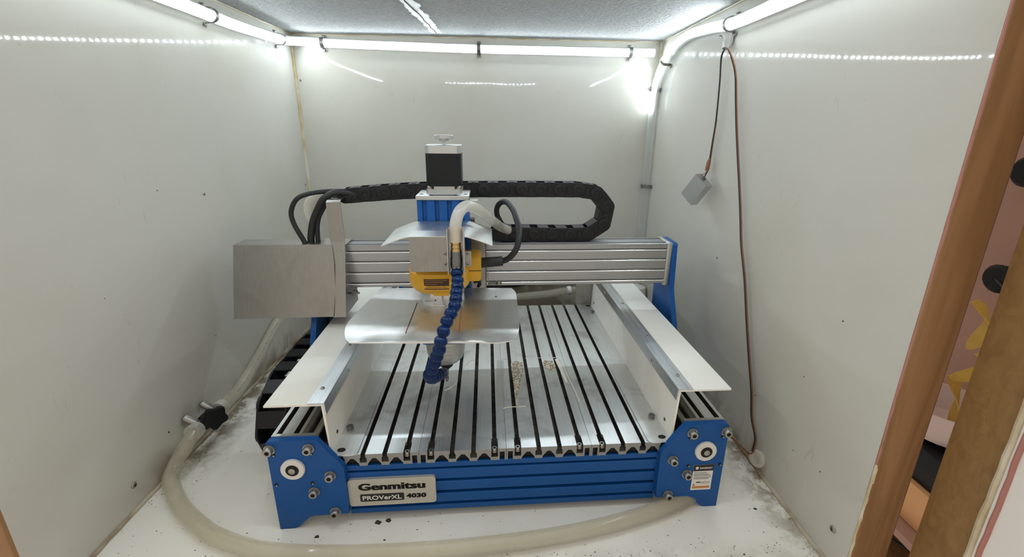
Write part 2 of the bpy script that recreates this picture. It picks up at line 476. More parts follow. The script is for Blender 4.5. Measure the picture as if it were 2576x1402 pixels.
# wall screws (pan heads with a cross recess)
def screw_mesh(r, h, m='zinc', recess=True):
    b = B().lathe([(r,0),(r,h*.35),(r*.86,h*.72),(r*.5,h*.97),(r*.2,h)], n=14)
    if recess:
        b.box((-r*.55,-r*.13,h*.9),(r*.55,r*.13,h*1.02), 1); b.box((-r*.13,-r*.55,h*.9),(r*.13,r*.55,h*1.02), 1)
    return mesh_of(b, [m, 'hole_black'], name='screw')
SCREW = screw_mesh(.0042, .0026)
SCREW_S = screw_mesh(.0026, .0018)
FACE = {'+x': (0, PI/2, 0), '-x': (0, -PI/2, 0), '-y': (PI/2, 0, 0), '+z': (0, 0, 0), '-z': (PI, 0, 0)}
for p in ((XL, .043, .037), (XL, .697, .366), (XL, .30, .40), (XL, .62, .045)): inst('screw', SCREW if p[2] < .1 else SCREW_S, wall_left, p, FACE['+x'])
for p in ((XR, -.068, .049), (XR, .30, .045)): inst('screw', SCREW, wall_right, p, FACE['-x'])
for p in ((.263, YB, .708), (.66, YB, .708), (XL+.012, YB, .62)): inst('screw', SCREW_S, wall_back, p, FACE['-y'])

# timber front: posts and header
struct('trim_8', B().box((XR+.0002, YF-.004, -.25), (XR+.043, YF+.034, H+.06), bev=.0015), 'post_wood', 'brown wooden post on the right of the opening')
struct('trim_9', B().box((XR+.043, YF+.004, -.25), (XR+.0535, YF+.034, H+.06), bev=.001), 'post_wood_dark', 'darker strip of the right wooden post')
struct('trim_10', B().box((XL-.045, YF-.004, -.25), (XL-.0002, YF+.034, H+.06), bev=.0015), 'post_wood', 'brown wooden post on the left of the opening')
struct('trim_11', B().box((XL-.0002, YF-.004, H), (XR+.0002, YF+.030, H+.06), bev=.0015), 'post_wood', 'wooden header over the opening')
b = B(); b.tube(wob((XR+.0012, YF-.0015, 0.17), (XR+.0012, YF-.0015, H), 40, .0004, 8), .0016, 8)
struct('trim_12', b, 'foam_pink', 'thin pink foam edge along the right wall panel')
b = B(); b.tube(wob((XR+.0012, YF-.0015, 0.0), (XR+.0012, YF-.0015, .17), 14, .0005, 9), .0020, 8)
struct('trim_13', b, 'caulk', 'grey caulk at the foot of the right wall panel')
# opened door: wooden frame with a white liner
DX = XR + 0.0535
d = bpy.data.objects.new('door_1', None); KEEP.append(d); place(d, None, (DX, -.111, 0)); d['kind'] = 'structure'; d['label'] = 'opened wooden door with white liner beside the right post'
part('stile', B().box((DX, -.157, -.25), (DX+.02, -.111, H+.05), bev=.001), 'door_wood', d)
part('liner_panel', B().box((DX-.003, -.60, -.22), (DX+.008, -.163, H+.03), bev=.0015), 'white_sheet', d)
b = B(); b.tube(wob((DX-.001, -.160, -.22), (DX-.001, -.160, H+.03), 60, .0006, 11), .0034, 8)
part('sealing_edge', b, 'caulk', d)
b = B(); b.tube(wob((DX-.0035, -.1685, -.22), (DX-.0035, -.1685, H+.03), 60, .0005, 12), .0022, 8)
part('foam_strip', b, 'foam_pink', d)
part('rail', B().box((DX+.008, -.60, H+.03), (DX+.02, -.157, H+.05)), 'door_wood', d)

# what shows through the hinge gap
struct('wall_room', B().box((1.22, -.25, -.6), (1.24, .65, .9)), 'mauve_board', 'mauve board of the room beyond the box')
def knob(name, at, label):
    t = thing(name, label, 'hook', at, turned=False)
    b = B(); b.lathe([(.006,0),(.006,.03),(.024,.034),(.026,.045),(.02,.052)], at, (-1,0,0), 16); part('peg', b, 'black_plastic', t)
    b = B(); b.tube(smooth_path([Vector(at)+Vector((-.05,0,0)), Vector(at)+Vector((-.056,-.03,-.012)), Vector(at)+Vector((-.056,-.075,-.03))]), .0022, 6); part('wire', b, 'black_rubber', t)
knob('wall_hook', (1.22, .235, .455), 'black wall hook seen high in the gap by the door')
knob('wall_hook', (1.22, .225, .268), 'black wall hook lower in the gap by the door')
def strap(at, h, w, tw, label):
    b = B(); x, y, z = at; n = 10; vs = []; fs = []
    for i in range(n+1):
        t = i/n; a = tw*t; ww = w*math.sin(PI*(.15+.8*t)); c = Vector((x + .012*math.sin(6*t), y + .018*math.sin(4*t+tw), z - h*t))
        e = Vector((math.cos(a)*.7, math.sin(a), .25)).normalized()*ww; nn = Vector((-e.y, e.x, 0)).normalized()*.0012
        vs += [c+e+nn, c-e+nn, c-e-nn, c+e-nn]
    for i in range(n):
        for k in range(4):
            j = (k+1) % 4; fs.append((i*4+k, i*4+j, i*4+4+j, i*4+4+k))
    fs += [(3,2,1,0), (n*4, n*4+1, n*4+2, n*4+3)]
    b.add(vs, fs)
    return solo('strap', b, 'yellow_strap', label, 'strap', (x, y, z-h), turned=False)
strap((1.12, .19, .235), .085, .016, 2.2, 'yellow strap hanging topmost in the door gap')
strap((1.11, .17, .155), .07, .015, 3.4, 'yellow strap curled in the middle of the door gap')
strap((1.12, .185, .09), .10, .020, 1.5, 'yellow strap hanging lowest in the door gap')
struct('shelf_board', B().box((1.02, -.05, -.20), (1.22, .45, -.185)), 'mauve_board')
bpy.data.objects['shelf_board'].name = 'trim_14'
b = B().lathe([(.03,0),(.055,.012),(.075,.05),(.078,.075),(.074,.075),(.06,.03),(.02,.012)], (1.12,.19,-.035), n=28)
solo('bowl', b, 'pale_bowl', 'pale pink bowl on a black box in the door gap', 'bowl', (1.12,.19,-.035), turned=False)
b = B().box((1.06,.10,-.105),(1.18,.28,-.035),bev=.004)
solo('storage_box', b, 'black_plastic', 'black box under the pale bowl in the door gap', 'box', (1.12,.19,-.105), turned=False)
b = B().box((1.05,.09,-.185),(1.19,.27,-.105),bev=.003)
solo('storage_box', b, 'lamplit_card', 'cardboard box with painted-in orange lamplight under the black box in the door gap', 'box', (1.12,.18,-.185), turned=False)
b = B(); b.tube(smooth_path([(1.08+.02*math.cos(t*1.1), .17+.035*math.sin(t*1.1), -.27+.006*t) for t in range(14)], 4), .0035, 6)
solo('coiled_cable', b, 'black_rubber', 'black coiled cable low in the door gap', 'cable', (1.08,.17,-.28), turned=False)
struct('floor_room', B().box((.80,-.6,-.62),(1.3,.7,-.60)), 'mauve_board')
solo('side_table', B().box((1.0,-.1,-.30),(1.2,.45,-.28)).box((1.02,-.08,-.60),(1.05,-.05,-.30)).box((1.02,.40,-.60),(1.05,.43,-.30)).box((1.16,-.08,-.60),(1.19,-.05,-.30)).box((1.16,.40,-.60),(1.19,.43,-.30)), 'door_wood', 'wooden side table carrying the coiled cable beyond the gap', 'table', (1.1,.17,-.60), turned=False)

# ================================================================== LED ropes
def resample(path, step, off=0.0):
    out = []; acc = off
    for i in range(len(path)-1):
        a, c = path[i], path[i+1]; L = (c-a).length; d = (c-a).normalized()
        while acc <= L:
            out.append((a + d*acc, d)); acc += step
        acc -= L
    return out
def led_rope(label, pts, facing, lit_len=None, sub=10):
    """clear sleeve around a white backing ribbon whose chips shine to one side (facing)"""
    t = thing('led_rope', label, 'led light', pts[0], turned=False)
    p = smooth_path(pts, sub)
    part('sleeve', B().tube(p, .0102, 14), 'clear_sleeve', t)
    lit = p
    if lit_len is not None:
        acc = 0; lit = [p[0]]
        for i in range(1, len(p)):
            acc += (p[i]-p[i-1]).length
            if acc > lit_len: break
            lit.append(p[i])
    rib = B(); vs = []; fs = []
    for i, c in enumerate(lit):
        d = (lit[min(i+1,len(lit)-1)]-lit[max(i-1,0)]).normalized(); f = facing(c); f = (f-d*f.dot(d)).normalized(); w = d.cross(f)
        for u, v in ((-.0055,-.0006),(.0055,-.0006),(.0055,.0004),(-.0055,.0004)): vs.append(c+w*u+f*v)
    for i in range(len(lit)-1):
        for k in range(4):
            j = (k+1) % 4; fs.append((i*4+k,i*4+j,i*4+4+j,i*4+4+k))
    L = (len(lit)-1)*4; fs += [(3,2,1,0),(L,L+1,L+2,L+3)]
    part('light_ribbon', rib.add(vs, fs), 'led_ribbon', t, smooth=False)
    ch = B()
    for c, d in resample(lit, .0167, .008):
        f = facing(c); f = (f-d*f.dot(d)).normalized(); w = d.cross(f); q = c+f*.0012
        v = [q+d*(.0028*a_)+w*(.0028*b_)+f*(.0008*e_) for e_ in (-1,1) for a_, b_ in ((-1,-1),(1,-1),(1,1),(-1,1))]
        ch.add(v, [(0,3,2,1),(4,5,6,7),(0,1,5,4),(1,2,6,5),(2,3,7,6),(3,0,4,7)], [0,1,0,0,0,0])
    part('led_chips', ch, ['led_ribbon', 'led_chip'], t, 'small white LED chips', smooth=False, kind='stuff')
    return t
led_rope('white LED rope along the tops of the left and back walls',
  [(XL+.012,-.085,.696),(XL+.012,.10,.694),(XL+.012,.30,.693),(XL+.012,.45,.692),(XL+.012,.60,.697),(XL+.0125,.655,.700),(XL+.025,.692,.7045),(XL+.06,.7045,.7055),(-.1248,.7045,.7036),(.05,.7045,.7005),(.2413,.7045,.698),(.42,.7045,.6975),(.61,.7045,.697),(.676,.7045,.6975)],
  lambda c: Vector((1,0,-.75)) if c.y < .66 else (Vector((.5,-.5,-.5)) if c.x < XL+.05 else Vector((0,-1,-.5))))
led_rope('white LED rope along the right wall bending down the back right corner',
  [(XR-.012,-.085,.690),(XR-.012,.10,.689),(XR-.012,.22,.689),(XR-.012,.34,.690),(XR-.012,.43,.698),(XR-.012,.51,.7035),(XR-.012,.565,.699),(XR-.012,.615,.686),(XR-.012,.660,.662),(XR-.0125,.688,.63),(XR-.0125,.702,.585),(XR-.0125,.704,.50),(XR-.0125,.704,.36),(XR-.0125,.704,.22),(XR-.0125,.704,.10),(XR-.014,.703,.03)],
  lambda c: Vector((-1,0,-.75)) if c.y < .36 else Vector((-1,-.3,.25)), lit_len=.865)
led_rope('white LED rope under the front header, mirrored in the back wall',
  [(.06,YF+.018,.690),(.15,YF+.018,.688),(.25,YF+.018,.690),(.35,YF+.018,.688),(.44,YF+.018,.690)],
  lambda c: Vector((0,.6,-.8)))

# pipe clips: a bent metal strap with two screws
def clip(at, nrm, along, label, up=1.0, hook=False):
    """at: tube centre at the wall, nrm: wall normal, along: tube direction"""
    t = thing('pipe_clip', label, 'pipe clip', at, 'metal clips holding the clear tube', turned=False)
    n_ = Vector(nrm); a = Vector(along).normalized(); s = n_.cross(a).normalized(); c = Vector(at)
    prof = [(-.0185,.0012),(-.0125,.0012)]
    prof += [(-.0118*math.cos(PI*k/10), .012 + .0118*math.sin(PI*k/10)*1.0 - (0 if 0<k<10 else .0)) for k in range(11)]
    prof += [(.0125,.0012),(.0185,.0012)]
    b = B(); w = .0046; vs = []; fs = []
    for (u, v) in prof:
        for sd, th in ((-1,0),(1,0),(1,.0009),(-1,.0009)):
            vs.append(c + s*u + n_*(v+th) + a*(w*sd))
    for i in range(len(prof)-1):
        for k in range(4):
            j = (k+1) % 4; fs.append((i*4+k, i*4+j, i*4+4+j, i*4+4+k))
    L = (len(prof)-1)*4; fs += [(3,2,1,0),(L,L+1,L+2,L+3)]
    b.add(vs, fs); part('strap', b, 'clip_steel', t)
    for q in (-.0158, .0158):
        o = inst('screw', SCREW_S, t, c + s*q + n_*.002); o.rotation_euler = n_.to_track_quat('Z','Y').to_euler()
    return t
clip((XL,.385,.6925),(1,0,0),(0,1,0),'metal clip on the left wall nearest the front')
clip((XL,.635,.6985),(1,0,0),(0,1,0),'metal clip on the left wall beside the back corner')
clip((-.132,YB,.7038),(0,-1,0),(1,0,0),'leftmost metal clip on the back wall')
clip((.241,YB,.698),(0,-1,0),(1,0,0),'metal clip at the middle of the back wall')
clip((.616,YB,.697),(0,-1,0),(1,0,0),'rightmost metal clip on the back wall')
clip((XR,.345,.690),(-1,0,0),(0,1,0),'metal clip on the right wall above the wire hook')
clip((XR,.645,.672),(-1,0,0),(0,.8,-.5),'metal clip on the right wall where the tube bends down')
clip((XR,.7045,.612),(-1,0,0),(0,.2,-1),'upper metal clip on the tube down the back right corner')
clip((XR,.704,.366),(-1,0,0),(0,0,-1),'lower metal clip on the tube down the back right corner')

# hook and hanging wire with a metal touch block
t = thing('wire_hook', 'small bent metal hook under a pipe clip on the right wall', 'hook', (XR,.352,.66), turned=False)
b = B(); pr = [(0,.682),(0,.662),(-.004,.653),(-.010,.650),(-.015,.654),(-.016,.664),(-.019,.672),(-.024,.673)]
vs = []; fs = []
for i,(u,z) in enumerate(pr):
    for sd, th in ((-1,0),(1,0),(1,.001),(-1,.001)): vs.append((XR-.0016+u+ (th if i>3 else -th), .352+.004*sd, z))
for i in range(len(pr)-1):
    for k in range(4):
        j=(k+1)%4; fs.append((i*4+k,i*4+j,i*4+4+j,i*4+4+k))
fs += [(3,2,1,0),(28,29,30,31)]
b.add(vs, fs); part('bracket', b, 'clip_steel', t)
inst('screw', SCREW_S, t, (XR-.0026,.352,.677), FACE['-x'])

t = thing('touch_probe', 'small aluminium touch block hanging by a wire on the right wall', 'probe', (XR-.025,.325,.38), turned=False)
P0 = Vector((XR-.0275,.325,.4155))
e1, e2, e3 = Vector((-.01159,.02435,.01956)), Vector((.01575,.00742,.00008)), Vector((-.01223,.02616,-.03983))
PC = P0 + (e1+e2+e3)*.5
b = B().obox(PC, e1*.5, e2*.5, e3*.5)
part('block', b, 'plate_alu', t)
tp = P0 + e1*.55 + e2*.5 - e3*.0
b = B().cyl(tp, tp - e3.normalized()*.004, .0032, n=12); part('screw_terminal', b, 'steel_dark', t)
wx = XR-.0085
left_w = [(XR-.0125,.350,.6535),(XR-.0125,.362,.640),(wx,.3645,.60),(wx,.359,.534),(wx,.3615,.49),(wx,.3645,.4475),(wx-.006,.357,.437), tp+Vector((0,0,.002))]
right_w = [(XR-.0125,.350,.6535),(XR-.0125,.334,.645),(wx,.312,.61),(wx,.2945,.56),(wx,.279,.515),(wx,.2615,.4696),(wx,.242,.42),(wx,.2256,.3756),(wx,.2115,.335),(wx,.1867,.2849),(wx,.163,.225),(wx,.139,.1671),(wx,.118,.12),(wx,.1054,.0805),(wx,.088,.0555),(wx-.004,.083,.0345)]
def wire(name, pts, m, r, off): part(name, B().tube([p+Vector(off) for p in smooth_path(pts, 7)], r, 6), m, t)
wire('black_wire', left_w, 'wire_black', .0015, (0,0,0)); wire('brown_wire', [left_w[3]]+left_w[4:-2]+[(wx-.004,.3665,.437),(wx-.016,.372,.425),(wx-.02,.381,.405)], 'wire_brown', .0009, (.0004,-.0022,0))
wire('black_wire', right_w, 'wire_black', .0013, (-.0012,.0006,0)); wire('brown_wire', right_w, 'wire_brown', .0011, (-.0004,-.0016,0))
b = B().lathe([(.003,0),(.0042,.006),(.0038,.016),(.0016,.024)], (wx-.004,.361,.440), (0.1,0,1), 8); part('wire_joint', b, 'wire_brown', t)

t = thing('cable_grommet', 'frosted round grommet at the foot of the right wall', 'grommet', (XR-.006,.080,.012), turned=False)
b = B().lathe([(.0125,0),(.0135,.003),(.0135,.008),(.011,.011),(.007,.011),(.006,.007)], (XR-.001,.080,.024), (-1,-.35,.25), 20); part('ring', b, 'milky_hose', t)
b = B().tube(smooth_path([(XR-.010,.083,.034),(XR-.014,.088,.026),(XR-.016,.105,.024),(XR-.045,.135,.045),(XR-.075,.15,.06)]), .0014, 6); part('wire', b, 'wire_brown', t)

# ================================================================== the CNC machine (all numbers in the machine's own frame)
cnc = thing('cnc_machine', 'blue and silver desktop CNC machine with slotted aluminium bed', 'cnc machine', (0.30, 0.28, 0))
MW = 0.60
ZB, BT, BB = 0.1064, 0.0885, 0.0105

def socket_bolt(r, h, name='bolt', m='zinc'):
    b = B().lathe([(r*.97,0),(r,h*.1),(r,h*.85),(r*.88,h),(r*.52,h),(r*.52,h*.55),(r*.01,h*.55)], n=18)
    bm = B(); bm.lathe([(r*.5,h*.5),(r*.5,h*.58)], n=6, mi=1)
    b.add(bm.v, bm.f, 1)
    b.lathe([(r*1.25,0),(r*1.25,.0012)], n=18)
    return mesh_of(b, [m, 'hole_black'], name=name)
BOLT = socket_bolt(.0056, .0075)
BOLT_S = socket_bolt(.0036, .0050, 'bolt_small')
HOLE = mesh_of(B().lathe([(.0024,0),(.0024,.0006)], n=12).lathe([(.0013,0),(.0012,.0014)], (0.0006,-.0004,0), n=8, mi=1), ['hole_black','zinc'], name='grub_screw')

# --- end plates
half = [(0,0),(.0185,0),(.0240,.0025),(.0390,.0170),(.0440,.0195),(.0910,.0205),(.0910,.0955),(.0610,.1380),(.0030,.1380),(0,.1350)]
def end_plate(right, y0, y1):
    poly = round_poly(half, [.0005,.004,.004,.004,.004,.001,.004,.003,.002,.002], 3)
    if right: poly = [(MW-x, z) for x, z in poly][::-1]
    return B().prism(poly, y0, y1)
LB = [(.0040,.1265),(.0512,.1262),(.0735,.0837),(.0509,.0594),(.0740,.0253)]
LH = [(.0050,.0723),(.0500,.0727),(.0075,.1180),(.0530,.1182)]
for right in (False, True):
    sx = (lambda x: MW-x) if right else (lambda x: x)
    pl = part('end_plate', end_plate(right, 0, .008), 'blue_anodised', cnc, 'blue front end plate')
    for x, z in LB: inst('bolt', BOLT, pl, (sx(x), 0, z), FACE['-y'])
    for x, z in LH: inst('grub_screw', HOLE, pl, (sx(x), 0, z), FACE['-y'])
    c = (sx(.0290), 0, .0965)
    b = B().lathe([(.0148,0),(.0148,.0028),(.0138,.0038),(.0082,.0038),(.0078,.0030)], c, (0,-1,0), 32)
    cap = part('bearing_cap', b, 'white_part', pl)
    b = B().lathe([(.0081,.0030),(.0081,.0042),(.0040,.0042)], c, (0,-1,0), 24, 0).lathe([(.0042,.0030),(.0042,.0056),(.0034,.0060)], c, (0,-1,0), 16, 1)
    part('bearing', b, ['black_plastic', 'zinc'], pl)
    # silver spacer plate behind, and the matching rear plate
    b = B().prism([(sx(.004),.045),(sx(.060),.045),(sx(.060),.1395),(sx(.004),.1395)], .008, .0125); part('spacer_plate', b, 'plate_alu', cnc)
    rp = part('end_plate', end_plate(right, .560, .568), 'blue_anodised', cnc, 'blue rear end plate')
# --- side profile bolts on the left plate edge
# --- front and rear beam with grooves
def grooved(z0, z1, grooves, yf, yb, depth, lip=.0012):
    """profile in (y,z): front face at yf with grooves given as (zlo,zhi)"""
    pr = [(yf, z0+.0008)]
    for a, c in grooves:
        pr += [(yf+lip*(1-math.cos(t)), a+lip*math.sin(t)) for t in [PI/2*k/5 for k in range(6)]]; pr += [(yf+depth, a+lip*1.05), (yf+depth, c-lip*.1), (yf, c)]
    pr += [(yf, z1-.0008), (yf+.0008, z1), (yb-.0008, z1), (yb, z1-.0008), (yb, z0+.0008), (yb-.0008, z0), (yf+.0008, z0)]
    return pr
G1 = [(.0172,.0236),(.0362,.0431),(.0562,.0623),(.0765,.0815)]
fb = part('front_beam', B().prism(grooved(BB, BT, G1, .0085, .0300, .0065), .0905, MW-.0905, 'x'), 'blue_anodised', cnc, 'blue grooved front beam')
part('rear_beam', B().prism(grooved(BB, BT, G1, .4650, .4865, .004), .0905, MW-.0905, 'x'), 'blue_anodised', cnc)

# --- name plate with lettering
def text_mesh(s, size, m, align='LEFT', bold=0.0, xs=1.0, sp=1.0):
    cu = bpy.data.curves.new('lettering', 'FONT'); cu.body = s; cu.size = size; cu.extrude = .00018
    cu.offset = bold; cu.align_x = align; cu.space_character = sp; cu.resolution_u = 4
    o = bpy.data.objects.new('lettering', cu); COL.objects.link(o)
    me = bpy.data.meshes.new_from_object(o.evaluated_get(bpy.context.evaluated_depsgraph_get()))
    bpy.data.objects.remove(o)
    for v in me.vertices: v.co.x *= xs
    me.materials.clear(); me.materials.append(MATS[m]); return me
NPY = .0060
npl = part('name_plate', B().prism(round_poly([(.0913,.0270),(.2055,.0275),(.2055,.0705),(.0913,.0700)], .0055, 5), NPY-.0016, .0086), 'nameplate', cnc, 'silver name plate with black lettering')
def letter(s, x, z, size, m, par, y, bold=0.0, width=None, sp=1.0):
    me = text_mesh(s, size, m, bold=min(bold, .0003), sp=sp)
    if bold > .0003:      # heavy type: the same glyphs set again a hair to each side
        bmm = bmesh.new()
        for dx in (0, bold-.0003, -(bold-.0003)):
            k0 = len(bmm.verts); bmm.from_mesh(me); bmm.verts.ensure_lookup_table()
            for v in bmm.verts[k0:]: v.co.x += dx
        bmm.to_mesh(me); bmm.free()
    xs = [v.co.x for v in me.vertices]; w = max(xs)-min(xs); x0 = min(xs)
    k = width/w if width else 1
    for v in me.vertices: v.co.x = (v.co.x-x0)*k
    o = inst('lettering', me, par, (x, y, z), (PI/2, 0, 0)); return o
yt = NPY-.0017
letter('Genmitsu', .1045, .0528, .0150, 'ink_black', npl, yt, bold=.00085, width=.0875, sp=1.02)
part('lettering_patch', B().prism(round_poly([(.1058,.0342),(.1632,.0342),(.1632,.0462),(.1058,.0462)], .0022, 4), yt-.0001, yt+.0006), 'ink_black', npl)
letter('PROVerXL', .1090, .0370, .0092, 'ink_white', npl, yt-.0003, bold=.00012, width=.0510)
letter('4030', .1660, .0375, .0092, 'ink_black', npl, yt, bold=.00060, width=.0265, sp=1.05)

# --- warning sticker on the right plate
stk = part('sticker', B().box((.5580,-.0004,.0305),(.5868,.0001,.0730)), 'ink_white', cnc, 'white and black product sticker')
part('sticker_header', B().box((.5580,-.0007,.0630),(.5868,-.0003,.0730)), 'ink_black', stk)
part('emblem', B().prism([(.5608,.0692),(.5622,.0705),(.5640,.0705),(.5654,.0692),(.5648,.0668),(.5631,.0655),(.5614,.0668)], -.0009, -.0006), 'ink_white', stk)
letter('SAINSMART', .5668, .0668, .0036, 'ink_white', stk, -.0009, bold=.00006, width=.0180)
for k, (z, w) in enumerate(((.0600,.018),(.0572,.021),(.0550,.0245),(.0520,.0245),(.0498,.0215))):
    part('print_line', B().box((.5600,-.0006,z-.0006),(.5600+w,-.0003,z+.0006)), 'ink_grey', stk)
part('print_line', B().box((.5648,-.0006,.0428),(.5708,-.0003,.0446)), 'ink_black', stk)
for x in (.5735,.5775,.5818):
    part('symbol', B().lathe([(.0020,0),(.0020,.0003),(.0013,.0003),(.0013,0)], (x,-.0003,.0430), (0,-1,0), 14), 'ink_grey', stk)
part('warning_triangle', B().prism([(.5597,.0385),(.5637,.0385),(.5617,.0422)], -.0007, -.0003), 'ink_orange', stk)
part('print_line', B().box((.5600,-.0006,.0335),(.5846,-.0003,.0372)), 'ink_orange', stk)

# --- bed panels with T-slots
SL = [.0155,.0435,.0715,.0995]
PW = .1150
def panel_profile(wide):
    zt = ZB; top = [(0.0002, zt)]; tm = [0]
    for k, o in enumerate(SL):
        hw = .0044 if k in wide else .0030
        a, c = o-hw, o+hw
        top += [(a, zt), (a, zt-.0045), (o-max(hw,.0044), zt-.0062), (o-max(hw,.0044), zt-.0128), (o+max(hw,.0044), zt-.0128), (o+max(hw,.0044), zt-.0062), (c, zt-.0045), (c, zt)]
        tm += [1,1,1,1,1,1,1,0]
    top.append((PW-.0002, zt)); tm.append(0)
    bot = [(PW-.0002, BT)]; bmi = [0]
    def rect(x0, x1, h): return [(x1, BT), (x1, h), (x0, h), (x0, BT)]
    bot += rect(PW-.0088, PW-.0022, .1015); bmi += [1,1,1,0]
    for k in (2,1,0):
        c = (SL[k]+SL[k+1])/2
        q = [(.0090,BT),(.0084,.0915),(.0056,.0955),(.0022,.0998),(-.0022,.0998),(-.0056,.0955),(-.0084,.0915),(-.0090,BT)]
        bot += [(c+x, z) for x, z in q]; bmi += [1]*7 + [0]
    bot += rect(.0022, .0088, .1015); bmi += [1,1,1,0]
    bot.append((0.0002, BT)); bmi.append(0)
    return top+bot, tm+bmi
for k in range(4):
    x0 = .0700 + PW*k
    wide = {0: (3,), 1: (0,3), 2: (0,3), 3: (0,)}[k]
    b = B()
    for w, a, c in ((wide, .0085, .0285), ((), .0285, .4890)):
        pr, mi = panel_profile(w)
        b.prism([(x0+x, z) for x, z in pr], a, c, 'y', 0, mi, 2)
    pn = part('bed_panel', b, ['bed_alu', 'slot_dark', 'cut_alu'], cnc, 'aluminium bed panel with four slots', smooth=False)
    pl_ = B()  # dark fill standing in for the shade inside the hollow openings
    for q in range(3):
        c = x0+(SL[q]+SL[q+1])/2
        pl_.prism([(c+u, z) for u, z in ((-.0088,BT+.0002),(-.0082,.0915),(-.0054,.0955),(-.0020,.0997),(.0020,.0997),(.0054,.0955),(.0082,.0915),(.0088,BT+.0002))], .0125, .0140)
    for u0 in (.0023, PW-.0087): pl_.box((x0+u0,.0125,BT+.0002),(x0+u0+.0064,.0140,.1014))
    part('opening_shade', pl_, 'black_plastic', pn)
    for s in wide:
        o = inst('bolt', BOLT_S, pn, (x0+SL[s], .0135, ZB-.0070), FACE['+z'])
# residue on the bed
def flat_blob(pts, z, th=.0006): return B().prism(pts, z, z+th, 'z')
rnd = random.Random(21)
def blob(cx, cy, rx, ry, n=22, j=.22, seed=0):
    r = random.Random(seed); return [(cx+rx*math.cos(2*PI*k/n)*(1+r.uniform(-j,j)), cy+ry*math.sin(2*PI*k/n)*(1+r.uniform(-j,j))) for k in range(n)]
solo('sawdust_smear', flat_blob([(.3175,.225),(.3235,.232),(.3330,.230),(.3385,.225),(.3390,.205),(.3350,.190),(.3320,.170),(.3290,.150),(.3255,.135),(.3232,.118),(.3215,.100),(.3190,.098),(.3185,.130),(.3182,.170),(.3172,.200)], ZB), 'sawdust', 'tapering sawdust and glue smear on the bed slat', 'residue', (.328,.17,ZB))
solo('sawdust_patch', flat_blob(blob(.3865,.2150,.0110,.0170,seed=4), ZB), 'sawdust', 'round brown sawdust patch at right on the bed', 'residue', (.3865,.215,ZB))
def glue_line(name, pts, r, label):
    return solo(name, B().tube(smooth_path([(x,y,ZB+r*.3) for x,y in pts],5), r, 5), 'residue', label, 'residue', (pts[0][0],pts[0][1],ZB))
glue_line('glue_line', [(.4075,.235),(.4110,.205),(.4135,.170),(.4165,.135),(.4185,.105)], .0009, 'long pale glue line beside a bed joint at right')
glue_line('glue_line', [(.2940,.236),(.2990,.2405),(.3110,.2405)], .0007, 'pale glue line at the back left corner of the outline')
glue_line('glue_line', [(.3450,.2405),(.3700,.2415),(.4060,.2412)], .0006, 'pale glue line along the back of the outline')
glue_line('glue_line', [(.2990,.094),(.3060,.0970),(.3150,.0972),(.3340,.0975)], .0007, 'short pale glue line at the front of the outline')
glue_line('glue_line', [(.2325,.2000),(.2350,.2190),(.2440,.2360),(.2510,.2390)], .0008, 'pale curved glue line behind the milling bit')
glue_line('glue_line', [(.2060,.1467),(.2140,.1525),(.2210,.1620),(.2255,.1740)], .0008, 'pale curved glue line below the milling bit')
solo('film_strip', flat_blob([(.2890,.100),(.3025,.100),(.3035,.170),(.3055,.236),(.2930,.236),(.2905,.170)], ZB, .0004), 'clear_film', 'clear film strip stuck on the bed', 'film', (.297,.17,ZB))
solo('film_strip', flat_blob([(.3990,.236),(.4050,.236),(.4095,.160),(.4060,.160),(.4020,.200)], ZB, .0004), 'residue', 'white glue streak beside the bed joint', 'film', (.404,.2,ZB))

# --- Y rails
def rail(right):
    sx = (lambda x: MW-x) if right else (lambda x: x)
    z1 = .1385
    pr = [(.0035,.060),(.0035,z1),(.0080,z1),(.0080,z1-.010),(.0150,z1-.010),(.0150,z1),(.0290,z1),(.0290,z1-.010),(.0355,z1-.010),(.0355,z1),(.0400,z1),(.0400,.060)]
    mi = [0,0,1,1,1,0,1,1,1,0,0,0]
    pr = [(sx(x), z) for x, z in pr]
    part('rail_profile', B().prism(pr, .0125, .560, 'y', 0, mi), ['rail_alu', 'slot_dark'], cnc, 'aluminium side rail', smooth=False)
    part('guide_rail', B().cyl((sx(.0475),.0125,.120),(sx(.0475),.560,.120),.0045), 'rail_alu', cnc)
    part('lead_screw', B().cyl((sx(.0560),.0125,.0965),(sx(.0560),.560,.0965),.004), 'steel_dark', cnc)
    part('side_channel', B().prism([(sx(.0400),.062),(sx(.0640),.062),(sx(.0640),.074),(sx(.0400),.074)], .0125, .560), 'black_plastic', cnc)
rail(False); rail(True)

